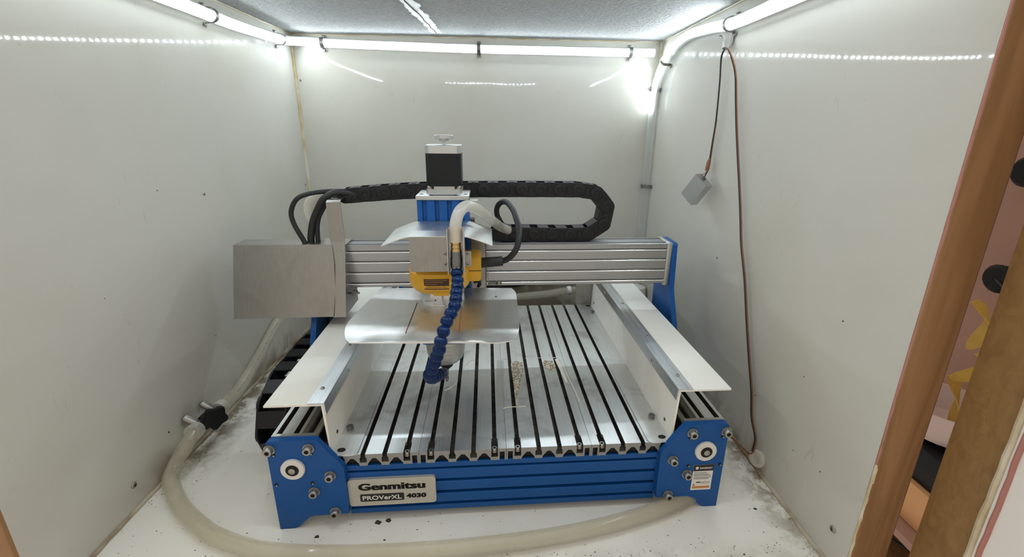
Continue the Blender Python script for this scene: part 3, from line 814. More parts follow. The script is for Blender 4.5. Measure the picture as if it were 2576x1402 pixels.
# --- white splash fences with aluminium angle
for right in (False, True):
    sx = (lambda x: MW-x) if right else (lambda x: x)
    zf = .1855 if right else .1825; xt = .0695; xb = .0752; y0, y1 = .0100, .4860
    def P(*q): return [(sx(x), z) for x, z in q]
    fence = part('splash_fence', B().prism(P((0,zf-.0025),(xt-.0005,zf-.0025),(xb-.0025,ZB+.0014),(xb,ZB+.0014),(xt+.0025,zf-.0006),(xt+.0012,zf),(0,zf)), y0, y1), 'white_sheet', cnc, 'white plastic splash fence')
    ang = part('angle_strip', B().prism(P((.0530,zf),(xt+.0016,zf),(xt+.0022,zf-.0005),(xt+.0031,zf-.0150),(xt+.0049,zf-.0150),(xt+.0040,zf+.0016),(xt+.0036,zf+.0020),(.0530,zf+.0020)), y0-.0005, y1), 'angle_alu', fence, 'aluminium angle strip', smooth=False)
    for y in (.042,.16,.30,.42):
        inst('rivet', SCREW_S, fence, (sx(.0605), y, zf+.0020), FACE['+z'])
    for y in (.10,.24,.38):
        inst('rivet', SCREW_S, fence, (sx(xt+.0044), y, zf-.0070), FACE['-x'] if right else FACE['+x'])
    for y in (.035,.46): inst('rivet', HOLE, fence, (sx(xb-.0004), y, ZB+.016), FACE['-x'] if right else FACE['+x'])
    foot = [(sx(xb-.002), .0065), (sx(.1068), .0065), (sx(.1068), .4880), (sx(xb-.002), .4880)]
    fo = part('foot_strip', B().prism(round_poly(foot, [.0005,.009,.009,.0005], 5), ZB, ZB+.0016, 'z'), 'bed_alu', fence, 'aluminium foot strip of the fence')
    for y in (.0165, .478):
        b = B().prism(blob(sx(.0845), y, .0052, .0036, 16, .02), ZB+.0016, ZB+.0021, 'z'); part('slot_hole', b, 'hole_black', fo)
    for y in (.060, .44):
        b = B().lathe([(.0052,0),(.0052,.003),(.0042,.0042)], (sx(.0830), y, ZB+.0016), n=6); part('hex_nut', b, 'steel_dark', fo)
part('back_sheet', B().box((.4870,.4885,.0900),(.5270,.4905,.1860)), 'sheet_alu', cnc, 'grey upright sheet at the back of the bed')

# --- gantry
GY0, GY1, GZ0, GZ1 = .2751, .3176, .2381, .3155
G2 = [(.2428,.2478),(.2625,.2680),(.2826,.2880),(.3017,.3062)]
gpr = grooved(GZ0, GZ1, G2, GY0, GY1, .0045, .0024)
gmi = [0]*len(gpr)
for q in range(len(G2)):
    for e in range(5): gmi[1+9*q+e] = 1
gb = part('gantry_beam', B().prism(gpr, -.010, .6050, 'x', 0, gmi), ['gantry_alu', 'lip_highlight_alu'], cnc, 'silver grooved gantry beam')
part('beam_top_strip', B().box((-.010,GY0+.006,GZ1),(.605,GY0+.009,GZ1+.0016)).box((-.010,GY1-.010,GZ1),(.605,GY1-.006,GZ1+.0016)), 'gantry_alu', gb)
for right in (False, True):
    s = 1 if right else -1; x0 = .605 if right else -.010
    part('end_cap', B().box((x0, GY0-.004, GZ0-.003),(x0+s*.0095, GY1+.006, GZ1+.001), bev=.0008), 'plate_alu', gb)
    xa = x0+s*.0095; xb2 = xa+s*.0090
    pr = round_poly([(GY0-.004,GZ1+.001),(GY1+.008,GZ1+.001),(.3400,.2400),(.3380,.0300),(.2250,.0300),(.2250,.1500),(GY0-.010,.2300)], .006, 3)
    up = part('gantry_upright', B().prism(pr, xa, xb2, 'x'), 'blue_anodised', cnc, 'blue gantry side plate')
    for (y, z) in ((.2830,.3100),(.3050,.2550),(.2850,.2550),(.25,.12),(.31,.12)):
        inst('bolt', BOLT_S, up, (xb2, y, z), FACE['+x'] if right else FACE['-x'])
    part('slide_block', B().box((x0+s*(-.02), .235, .05),(xa, .335, .085)), 'steel_dark', up)

# --- motor cover of folded sheet on the left of the gantry
cov = part('motor_cover', B().add(
  [(-.1490,.2680,.3195),(.0350,.2680,.3195),(.0350,.2310,.2020),(-.1490,.2330,.2000),
   (-.1490,.3080,.3195),(.0350,.3080,.3195),(.0350,.3080,.2020),(-.1490,.3080,.2000)],
  [(0,1,2,3),(0,4,5,1),(0,3,7,4),(4,7,6,5),(1,5,6,2)]), 'sheet_alu', cnc, 'grey folded sheet metal cover over the gantry motor', smooth=False)
strap_o = part('cover_strap', B().add(
  [(.0105,.2665,.3245),(.0352,.2665,.3245),(.0360,.2295,.2015),(.0150,.2295,.2015),(.0116,.2640,.3925),(.0348,.2640,.3935),
   (.0105,.2680,.3245),(.0352,.2680,.3245),(.0360,.2310,.2015),(.0150,.2310,.2015),(.0116,.2655,.3925),(.0348,.2655,.3935)],
  [(0,1,2,3),(4,5,1,0),(6,9,8,7),(10,6,7,11),(0,3,9,6),(3,2,8,9),(2,1,7,8),(1,5,11,7),(4,0,6,10)]
  ).add([(.0116,.2640,.3925),(.0348,.2640,.3935),(.0348,.2700,.3965),(.0116,.2700,.3955),(.0348,.2980,.3965),(.0116,.2980,.3955)], [(0,1,2,3),(3,2,4,5)]), 'sheet_alu', cov, 'upright strap of the cover bent back at the top', smooth=False)
inst('bolt', BOLT_S, strap_o, (.0255,.2665,.3080), FACE['-y'])
part('fold_line', B().tube([(.0140,.2655,.3190),(.0175,.2560,.2900),(.0185,.2440,.2450),(.0160,.2300,.2030)], .0012, 6), 'sheet_alu', cov)
wm = part('wing_bolt', B().lathe([(.004,0),(.004,.010)], (.0440,.2690,.2330), (0,-1,0), 12).box((.0350,.2600,.2312),(.0530,.2625,.2348), bev=.0008), 'steel_dark', gb)
part('gantry_motor', B().box((-.095,.275,.235),(-.03,.306,.30),bev=.003), 'black_plastic', cnc)

# --- Z axis
zx0, zx1 = .1672, .2480
def zprof():
    f = .218; xs = [(.1749,.1823),(.1948,.2016),(.2141,.2217),(.2342,.2411)]
    p = [(zx0,.272),(zx0,f)]
    for a, c in xs: p += [(a,f),(a+.001,f+.005),(c-.001,f+.005),(c,f)]
    return p + [(zx1,f),(zx1,.272)]
zb = part('z_block', B().prism(zprof(), .2000, .4045, 'z'), 'blue_anodised', cnc, 'blue ribbed Z axis block', smooth=False)
part('top_plate', B().box((zx0-.0012,.2150,.4045),(zx1+.0012,.2920,.4112), bev=.0006), 'plate_alu', zb)
mc = (.2082,.2685)
def chamf(h, c): return [(mc[0]+sx*(h-(c if k else 0)), mc[1]+sy*(h-(0 if k else c))) for sx, sy, k in ((-1,-1,0),(-1,-1,1),(1,-1,1),(1,-1,0),(1,1,0),(1,1,1),(-1,1,1),(-1,1,0))]
mot = part('z_motor', B().prism(chamf(.0280,.0055), .4225, .4745, 'z'), 'black_plastic', cnc, 'black stepper motor with silver ends', smooth=False)
part('motor_flange', B().prism(chamf(.0284,.0030), .4112, .4180, 'z').prism(chamf(.0240,.0075), .4180, .4225, 'z'), 'plate_alu', mot, smooth=False)
part('motor_cap', B().prism(chamf(.0284,.0060), .4745, .4868, 'z'), 'plate_alu', mot, smooth=False)
for sx in (-1,1):
    inst('bolt', BOLT_S, mot, (mc[0]+sx*.0235, mc[1]-.0235, .4180), FACE['+z'])
for sx in (-1,1):
    for x in (.0190,.0350): part('plate_hole', B().lathe([(.0030,0),(.0030,.0003)], (mc[0]+sx*x, .2225 if x<.03 else .2330, .4112), n=14), 'hole_black', zb)
part('hand_knob', B().lathe([(.0028,.4868),(.0028,.4925),(.0080,.4930),(.0080,.4962),(.0150,.4962),(.0154,.4968),(.0154,.5015),(.0148,.5022),(.0020,.5022)], (mc[0],mc[1],0), n=28), 'plate_alu', mot)
part('limit_tab', B().box((.2480,.226,.3990),(.2630,.234,.4030), bev=.001), 'plate_alu', zb)
part('carriage_plate', B().box((.1600,.2600,.2050),(.2560,.2745,.3650)), 'steel_dark', cnc)
side = part('side_bracket', B().box((.2505,.2290,.2480),(.2755,.2310,.3400)).box((.2735,.2290,.2480),(.2755,.2600,.3400)), 'sheet_alu', cnc, 'grey upright bracket beside the router')
part('micro_switch', B().box((.2520,.2210,.3400),(.2690,.2330,.3520), bev=.001), 'black_plastic', side)
inst('bolt', BOLT_S, side, (.2590,.2290,.2640), FACE['-y'])
part('cable_stub', B().tube(smooth_path([(.2560,.2280,.262),(.2600,.2220,.268),(.2640,.2200,.262),(.2610,.2230,.256)]), .0028, 8), 'black_rubber', side)
lb = part('corner_bracket', B().box((.2775,.2180,.2640),(.2790,.2260,.2850)).box((.2775,.2170,.2630),(.3010,.2185,.2655)).box((.2775,.2110,.2620),(.3010,.2185,.2632)), 'sheet_alu', cnc)
inst('bolt', BOLT_S, lb, (.2955,.2150,.2632), FACE['+z'])
# spindle mount
mnt = round_poly([(.1690,.2180),(.1690,.1450),(.1800,.1320),(.2380,.1320),(.2490,.1450),(.2490,.2180)], [0,.002,.003,.003,.002,0], 3)
part('spindle_mount', B().prism(mnt, .1970, .2230, 'z'), 'blue_anodised', cnc, 'blue clamp around the router nose')
part('spindle_clamp', B().prism(mnt, .2300, .2560, 'z'), 'blue_anodised', cnc)

# splash guard plate
go = [(.1036,.2090),(.0899,.1092),(.0870,.0700),(.1000,.0300),(.1266,.0300),(.2985,.0255),(.3150,.0300),(.3210,.0700),(.3225,.1845),(.3144,.2070)]
gpoly = round_poly(go, [.002,.03,.030,.020,.02,.02,.020,.02,.012,.004], 6)
def guard():
    ys = [p[1] for p in gpoly]; y0, y1 = min(ys)+.0002, max(ys)-.0002; n = 44; mcol = 30
    def span(y):
        xs = []
        for i in range(len(gpoly)):
            (xa, ya), (xb, yb_) = gpoly[i], gpoly[(i+1) % len(gpoly)]
            if (ya <= y) != (yb_ <= y): xs.append(xa + (xb-xa)*(y-ya)/(yb_-ya))
        return min(xs), max(xs)
    rows = [y0 + (y1-y0)*(i/n)**1.6 for i in range(n+1)]; top = []
    for y in rows:
        xa, xb = span(y)
        for k in range(mcol+1):
            x = xa + (xb-xa)*k/mcol; z = .2600
            if y < .055:
                t = (.055-y)/.028; z -= .0055*t*t + .0006*math.sin(x*140)*t
            top.append((x, y, z + .0007*math.sin(x*31+1)*math.sin(y*25)))
    W = mcol+1; N = len(top); fs = []
    for i in range(n):
        for k in range(mcol):
            q = (i*W+k, i*W+k+1, (i+1)*W+k+1, (i+1)*W+k); fs.append(q); fs.append(tuple(N+j for j in q[::-1]))
    rim = [k for k in range(W)] + [i*W+mcol for i in range(1,n+1)] + [n*W+k for k in range(mcol-1,-1,-1)] + [i*W for i in range(n-1,0,-1)]
    for i in range(len(rim)):
        j = rim[(i+1) % len(rim)]; fs.append((rim[i], rim[i]+N, j+N, j))
    return B().add(top + [(x,y,z-.0014) for x,y,z in top], fs)
gd = part('splash_guard', guard(), 'guard_alu', cnc, 'bent aluminium splash guard plate around the router')
part('marker_line', B().box((.1709,.062,.2603),(.1717,.145,.2608)), 'ink_black', gd)
part('marker_line', B().box((.1709,.046,.2597),(.1718,.062,.2607)), 'ink_red', gd)
part('marker_line', B().box((.2388,.062,.2603),(.2396,.128,.2608)), 'ink_red', gd)
part('marker_line', B().box((.2392,.046,.2597),(.2402,.062,.2607)), 'ink_red', gd)
part('rivet_hole', B().lathe([(.0014,0),(.0014,.0004)], (.2900,.165,.2605), n=10), 'hole_black', gd)

# hood sheet over the router and the front shield
roof = [(.1325,.3585),(.1400,.3615),(.1500,.3655),(.1600,.3690),(.1680,.3708),(.1760,.3712),(.2420,.3712),(.2500,.3705),(.2600,.3675),(.2720,.3630),(.2845,.3580)]
hd = part('hood', B().sheet(roof, .1125, .2165, .0012), 'guard_alu', cnc, 'bent aluminium hood with drooping wings above the router')
part('front_shield', B().box((.1705,.1118,.3205),(.2245,.1130,.3702)), 'sheet_alu', hd, 'dark grey upright shield sheet')

# ================================================================== trim router
AX, AY = .2092, .1650
rt = thing('trim_router', 'yellow trim router with steel collar clamped in the CNC carriage', 'router', (AX, AY, .1130))
def sq(t, h):
    c, s = abs(math.cos(t)), abs(math.sin(t)); p = 3.0
    return 1.0 / (c**p + s**p)**(1/p)
prof = [(.0325,.2790),(.0370,.2800),(.0412,.2838),(.0446,.2882),(.0468,.2925),(.0470,.3130),(.0400,.3190),(.0380,.3600),(.0360,.3690),(.0300,.3700)]
part('housing', B().lathe([(r*.965,h) for r,h in prof], (AX-.003,AY,0), n=48, rfun=sq), 'yellow_plastic', rt, 'yellow plastic housing')
part('switch_housing', B().box((.2380,.1420,.2930),(.2680,.1880,.3320), bev=.005), 'yellow_plastic', rt)
part('seam', B().box((.2390,.1414,.3108),(.2684,.1420,.3116)), 'label_dark', rt)
part('seam', B().tube([(.2420,.1195,.2960),(.2445,.1235,.2880),(.2400,.1195,.2840),(.2360,.1175,.2836)], .0006, 5), 'label_dark', rt)
# curved maker's label
def patch(z0, z1, a0, a1, off, n=14):
    vs = []; fs = []
    for k in range(n+1):
        t = a0+(a1-a0)*k/n
        for z in (z0, z1):
            r = .0470 if z >= .2925 else .0446 + (z-.2882)/.0043*.0022
            r = (r*.965)*sq(t,0)+off
            vs.append((AX-.003+r*math.cos(t), AY+r*math.sin(t), z))
    for k in range(n): fs.append((2*k,2*k+2,2*k+3,2*k+1))
    return B().add(vs, fs)
a0, a1 = 1.5*PI-.42, 1.5*PI+.34
lab = part('maker_label', patch(.2905,.3065,a0,a1,.0006), 'label_dark', rt, 'dark printed label')
for z, s0, s1 in ((.3045,.04,.70),(.3020,.04,.58),(.2994,.06,.40),(.2966,.06,.50),(.2938,.06,.7)): part('print_line', patch(z-.0005,z+.0005,a0+s0,a0+s1,.0009), 'label_line', lab)
part('front_tab', B().box((.1985,.1245,.2785),(.2215,.1340,.2850), bev=.0015), 'yellow_plastic', rt)
part('collar', B().lathe([(.0338,.2560),(.0345,.2575),(.0345,.2590),(.0334,.2605),(.0334,.2780),(.0325,.2800)], (AX-.0015,AY,0), n=40), 'chrome', rt, 'bright steel collar')
part('collar_hole', B().lathe([(.0010,0),(.0010,.0005)], (AX-.0090,AY-.0327,.2690), (0,-1,0), 8), 'hole_black', rt)
part('nose', B().lathe([(.0315,.2240),(.0318,.1960),(.0315,.1850),(.0305,.1780),(.0300,.1700),(.0270,.1600),(.0225,.1545),(.0140,.1530)], (AX,AY,0), n=36), 'nose_metal', rt, 'dull grey tapered nose')
part('collet_nut', B().lathe([(.0105,.1540),(.0105,.1420),(.0092,.1395),(.0060,.1395)], (AX,AY,0), n=6), 'black_plastic', rt)
def flute():
    b = B(); n = 18; vs = []; fs = []
    for i in range(n+1):
        z = .1400 - (.1400-.1130)*i/n; tw = max(0, i-6)*.55; fl = 1 if i > 6 else 0
        for k in range(12):
            t = 2*PI*k/12; r = .0032*(1 - (.38*(.5+.5*math.cos(2*(t-tw))) if fl else 0))
            vs.append((AX+r*math.cos(t), AY+r*math.sin(t), z))
    for i in range(n):
        for k in range(12): j=(k+1)%12; fs.append((i*12+k,i*12+j,i*12+12+j,i*12+12+k))
    fs += [list(range(12)), [n*12+k for k in range(12)]]
    return b.add(vs, fs)
part('milling_bit', flute(), 'steel_dark', rt, 'dark fluted milling bit')
part('cord_boot', B().tube([(.2670,.1650,.3165),(.2720,.1650,.3167),(.2985,.1640,.3190),(.3005,.1640,.3192)], lambda t: .0080-.0008*t, 14), 'black_rubber', rt)
cordp = smooth_path([(.2990,.1640,.3190),(.3080,.1580,.3240),(.3151,.1500,.3338),(.3210,.1480,.3450),(.3237,.1500,.3582),(.3250,.1620,.3690),(.3226,.1800,.3789),(.3200,.2000,.3870),(.3155,.2200,.3933),(.3100,.2380,.3970),(.3038,.2500,.3960),(.2975,.2600,.3900),(.2942,.2700,.3809),(.2945,.2760,.3700),(.2985,.2820,.3600),(.3050,.2880,.3490),(.3160,.2960,.3420)], 6)
part('power_cord', B().tube(cordp, .0046, 12), 'black_rubber', rt)

# ================================================================== coolant nozzle in a bracket
cn = thing('coolant_nozzle', 'blue segmented coolant nozzle on a metal bracket before the router', 'nozzle', (.2345,.1000,.3205))
part('bracket', B().box((.2230,.0985,.3200),(.2242,.1118,.3845)).box((.2450,.0985,.3200),(.2462,.1118,.3845)).box((.2242,.1106,.3200),(.2450,.1118,.3845)), 'plate_alu', cn)
for x, q in ((.2185,.1118),(.2500,.1118)):
    for z in (.3465,.3315): inst('screw', SCREW_S, cn, (x, q, z), FACE['-y'])
part('bracket_wing', B().box((.2130,.1119,.3280),(.2242,.1126,.3500)).box((.2450,.1119,.3280),(.2550,.1126,.3500)), 'sheet_alu', cn)
part('connector', B().lathe([(.0078,.3290),(.0082,.3300),(.0082,.3430),(.0076,.3440),(.0076,.3520),(.0070,.3530)], (.2346,.1045,0), n=12), 'steel_dark', cn, 'grey threaded connector')
part('hose_barb', B().lathe([(.0070,.3520),(.0072,.3540),(.0060,.3570),(.0070,.3580),(.0060,.3625),(.0070,.3635),(.0060,.3680),(.0070,.3690),(.0060,.3740),(.0056,.3860)], (.2346,.1045,0), n=16), 'brass', cn, 'brass hose barb')
seg = B().lathe([(.0052,-.0078),(.0066,-.0072),(.0081,-.0046),(.0085,-.0020),(.0082,.0004),(.0066,.0026),(.0050,.0040),(.0050,.0048),(.0063,.0060),(.0064,.0074),(.0050,.0082)], n=18)
SEG = mesh_of(seg, 'blue_plastic', name='segment')
locp = [(.2346,.1040,.3230),(.2363,.0930,.3150),(.2365,.0771,.3082),(.2357,.063,.303),(.2358,.0524,.299),(.2343,.0429,.2948),(.2303,.0343,.2894),(.2268,.0268,.2843),(.2233,.0196,.2765),(.2205,.015,.2676),(.2182,.0145,.2582),(.2162,.016,.2487),(.2125,.0195,.238),(.2092,.0229,.2277),(.2048,.0264,.2172),(.2007,.0318,.206),(.2015,.0410,.1960),(.2041,.0501,.1909),(.208,.0701,.182),(.2129,.0913,.1734)]
lp = smooth_path(locp, 12)
rs = resample(lp, .0124, .001)
for c, d_ in rs[:-1]:
    o = inst('segment', SEG, cn, c); o.rotation_euler = (-d_).to_track_quat('Z','Y').to_euler()
c, d_ = rs[-1]
b = B().lathe([(.0075,-.006),(.0080,0),(.0070,.008),(.0045,.020),(.0035,.021)], c, d_, 18); part('nozzle_tip', b, 'blue_plastic', cn)

# air hose from the barb into the cable chain
hp = smooth_path([(.2346,.1045,.3660),(.2346,.1045,.3845),(.2362,.1060,.3960),(.2405,.1110,.4060),(.2480,.1210,.4110),(.2560,.1360,.4080),(.2656,.1600,.3990),(.2740,.1850,.3880),(.2810,.2080,.3760),(.2900,.2400,.3630),(.3000,.2750,.3480),(.3160,.2960,.3360)], 8)
solo('air_hose', B().tube(hp, .0082, 14), 'milky_hose', 'milky clear hose arching from the brass barb', 'hose', (.2346,.1045,.366))

# ================================================================== cable chains
def chain_link(pitch, h, w, m='black_link', name='link'):
    """one link along +x, height z, width y; both ends round about the joints"""
    b = B(); r = h/2; hp = pitch/2
    out = [(-hp + r*math.cos(t), r*math.sin(t)) for t in [PI/2 + PI*k/8 for k in range(9)]] + [(hp + r*math.cos(t), r*math.sin(t)) for t in [-PI/2 + PI*k/8 for k in range(9)]]
    for s in (-1,1):
        y0 = s*w/2; y1 = s*(w/2-.0025)
        b.prism(out, y0, y1)
        b.lathe([(r*.90,0),(r*.90,.0014),(r*.84,.0018),(r*.40,.0018),(r*.36,.0010)], (-hp, y0, 0), (0,s,0), 20)
        b.box((-pitch*.12, y0, -r*.45), (pitch*.10, y0+s*.0012, r*.45))
    b.box((-pitch*.28,-w/2+.001,r-.002),(pitch*.28,w/2-.001,r+.0005)); b.box((-pitch*.30,-w/2+.001,-r-.0004),(pitch*.30,w/2-.001,-r+.002))
    b.box((-pitch*.10,-w*.30,r),(pitch*.08,w*.30,r+.0012))
    return mesh_of(b, m, name=name)
XCH = thing('cable_chain', 'black plastic cable chain looping above the gantry beam', 'cable chain', (.40,.308,GZ1))
LINK = chain_link(.0330, .0250, .0330)
def arc_path():
    zc, xc, r = .3690, .4530, .0405
    p = [(.035,.3985),(.08,.4025),(.157,.4075),(.25,.4095),(.36,.4100),(xc,zc+r)]
    p += [(xc+r*1.06*math.sin(a), zc+r*math.cos(a)) for a in [PI*k/10 for k in range(1,11)]]
    p += [(.42,zc-r-.0005),(.36,zc-r+.0008),(.29,.3300)]
    return [Vector((x,.3065,z)) for x, z in p]
xp = smooth_path(arc_path(), 10)
last = None
def seq(path, pitch):
    """chord-stepped joints along a path"""
    pts = [path[0]]
    for p in path:
        if (p-pts[-1]).length >= pitch: pts.append(p)
    return pts
fine = []
for i in range(len(xp)-1):
    for k in range(6): fine.append(xp[i].lerp(xp[i+1], k/6))
J = seq(fine, .0330)
for a, c in zip(J[:-1], J[1:]):
    d_ = c-a; ang = math.atan2(-d_.z, d_.x)
    o = inst('link', LINK, XCH, (a+c)/2, (0, ang, 0)); XN = -globals().get('XN', 1); o.scale.y = 1 if XN > 0 else .95
YCH = thing('cable_chain', 'black plastic cable chain curling down beside the left rail', 'cable chain', (-.04,.2,0))
LINK2 = chain_link(.0400, .0280, .0420, name='link_wide')
zc, yc, r = .0800, .1450, .0535
p = [(.4300,.1250),(.3600,.1290),(.2900,.1320),(.2300,.1350)] + [(yc - r*.98*math.sin(a), zc + r*math.cos(a)) for a in [PI*k/12 for k in range(13)]] + [(.24,.0225),(.34,.0215),(.45,.0215)]
yp = smooth_path([Vector((-.0370,y,z)) for y, z in p], 10)
fine = []
for i in range(len(yp)-1):
    for k in range(6): fine.append(yp[i].lerp(yp[i+1], k/6))
J = seq(fine, .0400)
for a, c in zip(J[:-1], J[1:]):
    d_ = c-a; ang = math.atan2(d_.z, d_.y)
    o = inst('link', LINK2, YCH, (a+c)/2)
    X = Vector((0, d_.y, d_.z)).normalized(); Y = Vector((1,0,0)); Z = X.cross(Y)
    XN = -XN; o.scale.y = 1 if XN > 0 else .95; mm = Matrix((X, Y, Z)).transposed(); o.rotation_euler = (mm @ Matrix.Rotation(PI, 3, 'X')).to_euler()

# cables entering the motor cover
def cable(name, pts, r, m, label, cat='cable'):
    return solo(name, B().tube(smooth_path(pts, 8), r, 12), m, label, cat, pts[-1])
cable('cable', [(.050,.3000,.4060),(.0129,.2950,.4070),(-.0199,.2830,.4045),(-.0404,.2790,.3955),(-.0515,.2780,.3751),(-.0495,.2770,.3545),(-.0375,.2760,.3270),(-.034,.276,.318)], .0040, 'black_rubber', 'thin black cable bulging leftmost into the motor cover')
cable('cable', [(.055,.2960,.4010),(.0229,.2900,.4060),(.0019,.2850,.3955),(-.0116,.2850,.3751),(-.0212,.2850,.3544),(-.0275,.2850,.3277),(-.028,.285,.305)], .0058, 'black_rubber', 'thick black cable curving from the chain into the motor cover')
cable('cable', [(.060,.3050,.3960),(.0120,.2960,.3930),(-.0080,.2900,.3700),(-.0150,.2880,.3500),(-.0165,.2860,.3276),(-.0165,.285,.305)], .0040, 'black_rubber', 'thin black cable nearest the strap of the motor cover')
cable('air_hose', [(.060,.3120,.4040),(.0184,.3100,.4000),(-.0075,.3080,.3989),(-.0283,.3060,.3887),(-.0345,.3050,.3751),(-.0301,.3030,.3544),(-.0200,.3010,.3350),(-.018,.300,.305)], .0075, 'milky_hose', 'milky hose curving behind the black cables', 'hose')
cable('cable', [(-.0300,.2900,.215),(-.0335,.2880,.185),(-.0300,.2880,.1500),(-.0300,.2950,.1380)], .0036, 'black_rubber', 'left black cable below the motor cover')
cable('cable', [(-.0170,.2900,.215),(-.0175,.2900,.180),(-.0220,.2920,.1500),(-.0260,.2960,.1380)], .0036, 'black_rubber', 'right black cable below the motor cover')

# ================================================================== floor hose and valve (room frame)
hr = .0105
fh = smooth_path([(-.1905,.138,.048),(-.1935,.118,.036),(-.1965,.098,.022),(-.1940,.080,.0125),(-.1800,.0640,hr),(-.1560,.0400,hr),(-.1306,.0194,hr),(-.1000,-.0010,hr),(-.0700,-.0175,hr),(-.0077,-.0385,hr),(.0673,-.0470,hr),(.1644,-.0480,hr),(.2622,-.0430,hr),(.3641,-.0320,hr),(.4520,-.0140,hr),(.5258,.0080,hr),(.5600,.0230,hr),(.6000,.0500,hr),(.6350,.0900,hr)], 8)
solo('clear_hose', B().tube(fh, hr, 24).tube(fh[::-1], hr*.76, 24), 'clear_hose', 'clear plastic hose curving over the floor before the machine', 'hose', (.1,-.048,0), turned=False)
bh = smooth_path([(-.1870,.205,.0470),(-.1900,.235,.0440),(-.1960,.275,.0400),(-.2000,.3538,.0600),(-.2000,.4275,.0900),(-.2000,.4868,.1050),(-.1950,.56,.105),(-.17,.63,.09),(-.10,.665,.07),(.02,.675,.062),(.16,.672,.060),(.30,.662,.062),(.42,.655,.075),(.50,.66,.085),(.60,.68,.075)], 8)
solo('clear_hose', B().tube(bh, .0098, 20).tube(bh[::-1], .0098*.76, 20), 'clear_hose', 'clear plastic hose rising along the left wall behind the valve', 'hose', (-.2,.3,.03), turned=False)
hm = bpy.data.objects['clear_hose.001']
pb = B()
for c, d_ in resample(bh[10:36], .0105, .004):
    w_ = Vector((.62,-.45,.64)).normalized(); w_ = (w_-d_*w_.dot(d_)).normalized(); u_ = d_.cross(w_)
    pb.obox(c+w_*.0096, d_*.0034, u_*.0011, w_*.0004)
part('printed_marks', pb, 'ink_grey', hm, 'dark printed marks', smooth=False)
solo('rear_cable', B().tube(smooth_path([(.24,.700,.086),(.32,.698,.088),(.38,.698,.098),(.45,.700,.112),(.55,.702,.13)]), .0105, 12), 'black_rubber', 'thick black cable running behind the bed above the clear hose', 'cable', (.4,.69,.11), turned=False)
t = thing('hose_clip', 'white clip around the hose behind the bed', 'clip', (.482,.652,.065), turned=False)
part('ring', B().cyl((.478,.6575,.083),(.488,.6585,.084),.0120,n=18), 'white_part', t)
t = thing('drain_elbow', 'white plastic pipe elbow in the back right corner', 'pipe', (.6725,.655,0), turned=False)
part('pipe', B().lathe([(.024,0),(.024,.085),(.022,.095),(.010,.1)], (.6725,.655,0), n=28), 'white_part', t)
part('flange', B().lathe([(.0255,0),(.0255,.012),(.024,.013)], (.6725,.655,.06), n=28), 'white_part', t)

v = thing('ball_valve', 'black inline valve with lobed knob between two clear hoses', 'valve', (-.19,.17,.03), turned=False)
A = Vector((-.1905,.135,.0490)); Z = Vector((-.1875,.203,.0475)); ax = (Z-A).normalized()
def along(s): return A + (Z-A)*s
part('collar', B().lathe([(.0128,-.004),(.0132,-.002),(.0132,.008),(.0120,.010)], along(.02), ax, 20), 'milky_hose', v, 'frosted hose collar')
part('collar', B().lathe([(.0128,-.008),(.0132,-.006),(.0132,.004),(.0120,.006)], along(.98), ax, 20), 'milky_hose', v, 'frosted hose collar')
part('body', B().lathe([(.0062,.004),(.0075,.010),(.0075,.018),(.0120,.022),(.0125,.034),(.0120,.046),(.0075,.050),(.0075,.058),(.0062,.064)], A, ax, 18), 'black_plastic', v)
kc = along(.56)+Vector((.010,-.004,.004)); kd = Vector((.75,-.62,.20)).normalized()
part('stem', B().cyl(along(.5), kc, .005), 'black_plastic', v)
part('knob', B().lathe([(.0120,0),(.0168,.0015),(.0172,.004),(.0172,.0085),(.0160,.0105),(.0060,.0110)], kc, kd, 60, rfun=lambda t, h: 1+.13*math.cos(5*t)), 'black_plastic', v, 'black lobed knob')
for s_, zz in ((.20,.0),(.74,.004)):
    q = along(s_)+Vector((0,0,.006)); e = q+Vector((-.0195,-.004,.0165+zz))
    part('side_stub', B().lathe([(.0052,0),(.0052,.003),(.0062,.004),(.0062,.019),(.0050,.023),(.0020,.025)], q, e-q, 16), 'zinc', v, 'metal side stub')

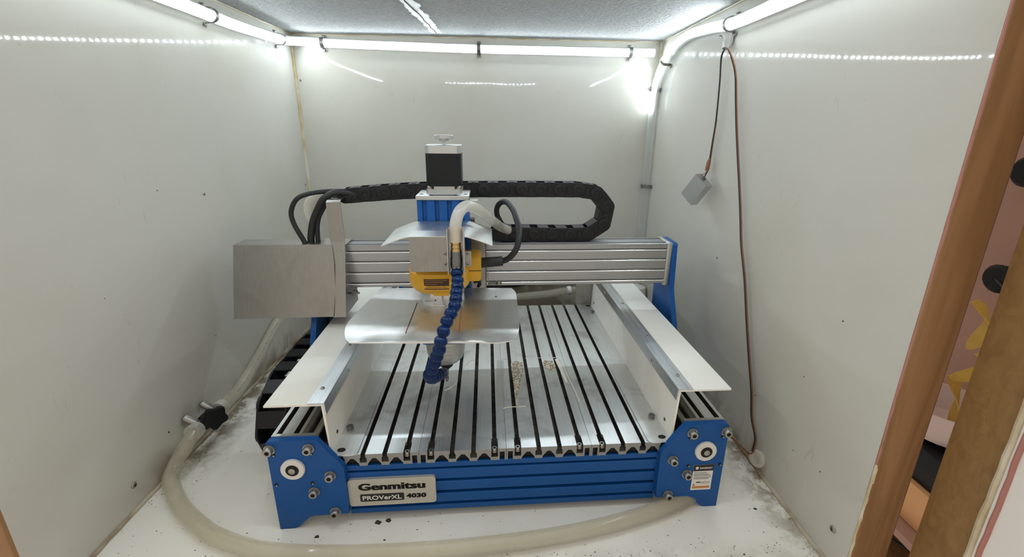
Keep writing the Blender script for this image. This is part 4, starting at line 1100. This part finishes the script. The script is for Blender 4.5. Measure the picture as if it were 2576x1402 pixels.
# debris
def crumbs(n, region, seed, smin, smax, zf):
    r = random.Random(seed); b = B()
    for _ in range(n):
        x, y = region(r); s = r.uniform(smin, smax)*(1.8 if r.random() < .06 else 1); a = r.uniform(0, PI)
        k = r.randint(4,6); pts = [(x+s*math.cos(a+2*PI*i/k)*r.uniform(.5,1.2), y+s*.7*math.sin(a+2*PI*i/k)*r.uniform(.5,1.2)) for i in range(k)]
        h = s*r.uniform(.15,.5); vs = [(px,py,zf) for px,py in pts]+[(x+(px-x)*.5,y+(py-y)*.5,zf+h) for px,py in pts]
        fs = [list(range(k-1,-1,-1)), [k+i for i in range(k)]] + [(i,(i+1)%k,k+(i+1)%k,k+i) for i in range(k)]
        b.add(vs, fs)
    return b
solo('floor_crumbs', crumbs(420, lambda r: ((r.uniform(.28,.66), r.uniform(-.09,-.045)) if r.random()<.55 else (r.uniform(-.19,.67), r.uniform(-.09,.02))), 1, .0004, .0013, 0), 'crumb', 'dark crumbs of swarf scattered over the front floor', 'debris', (.3,-.06,0), turned=False, smooth=False, kind='stuff')
solo('corner_grime', crumbs(520, lambda r: ((XL+.004+abs(r.gauss(0,.018)), r.uniform(.04,.45)) if r.random()<.55 else (XR-.004-abs(r.gauss(0,.016)), r.uniform(-.08,.25))), 2, .0005, .0017, 0), 'sawdust', 'brown crumbs of grime along the floor joints', 'debris', (0,.2,0), turned=False, smooth=False, kind='stuff')
solo('rear_swarf', crumbs(700, lambda r: (r.uniform(.02,.58), r.uniform(.585,.70)), 3, .001, .0035, 0), 'swarf_brown', 'heap of swarf and sawdust behind the machine', 'debris', (.3,.62,0), turned=False, smooth=False, kind='stuff')
for k, (x, y, s, lab) in enumerate(((.125,.006,.0060,'dark chip of swarf under the name plate at left'),(.139,.008,.0055,'dark chip of swarf under the name plate at right'),(.052,-.013,.0042,'dark flat chip on the floor near the hose'),(.653,.010,.0030,'black crumb on the floor by the right end plate'))):
    b = crumbs(1, lambda r: (x, y), 30+k, s, s, 0); solo('swarf_chip', b, 'crumb', lab, 'chip', (x,y,0), turned=False, smooth=False)

def wall_specks(wall, x, nx, pts):
    for k, (y, z, r) in enumerate(pts):
        rr = random.Random(k*7+int(x*100)); b = B(); n = 7
        ring = [(y+r*math.cos(2*PI*i/n)*rr.uniform(.6,1.1), z+r*math.sin(2*PI*i/n)*rr.uniform(.6,1.1)) for i in range(n)]
        b.prism(ring, x, x+nx*.0006, 'x'); part('speck', b, 'crumb', wall, at=(x,y,z))
wall_specks(wall_left, XL, 1, ((.118,.0640,.0016),(.20,.42,.0009),(.075,.30,.0008),(.26,.155,.0009),(.33,.25,.0007)))
wall_specks(wall_right, XR, -1, ((.300,.285,.0016),(-.01,.30,.0012),(.03,.20,.0008),(-.03,.10,.0010),(.02,.09,.0008),(.12,.11,.0009)))
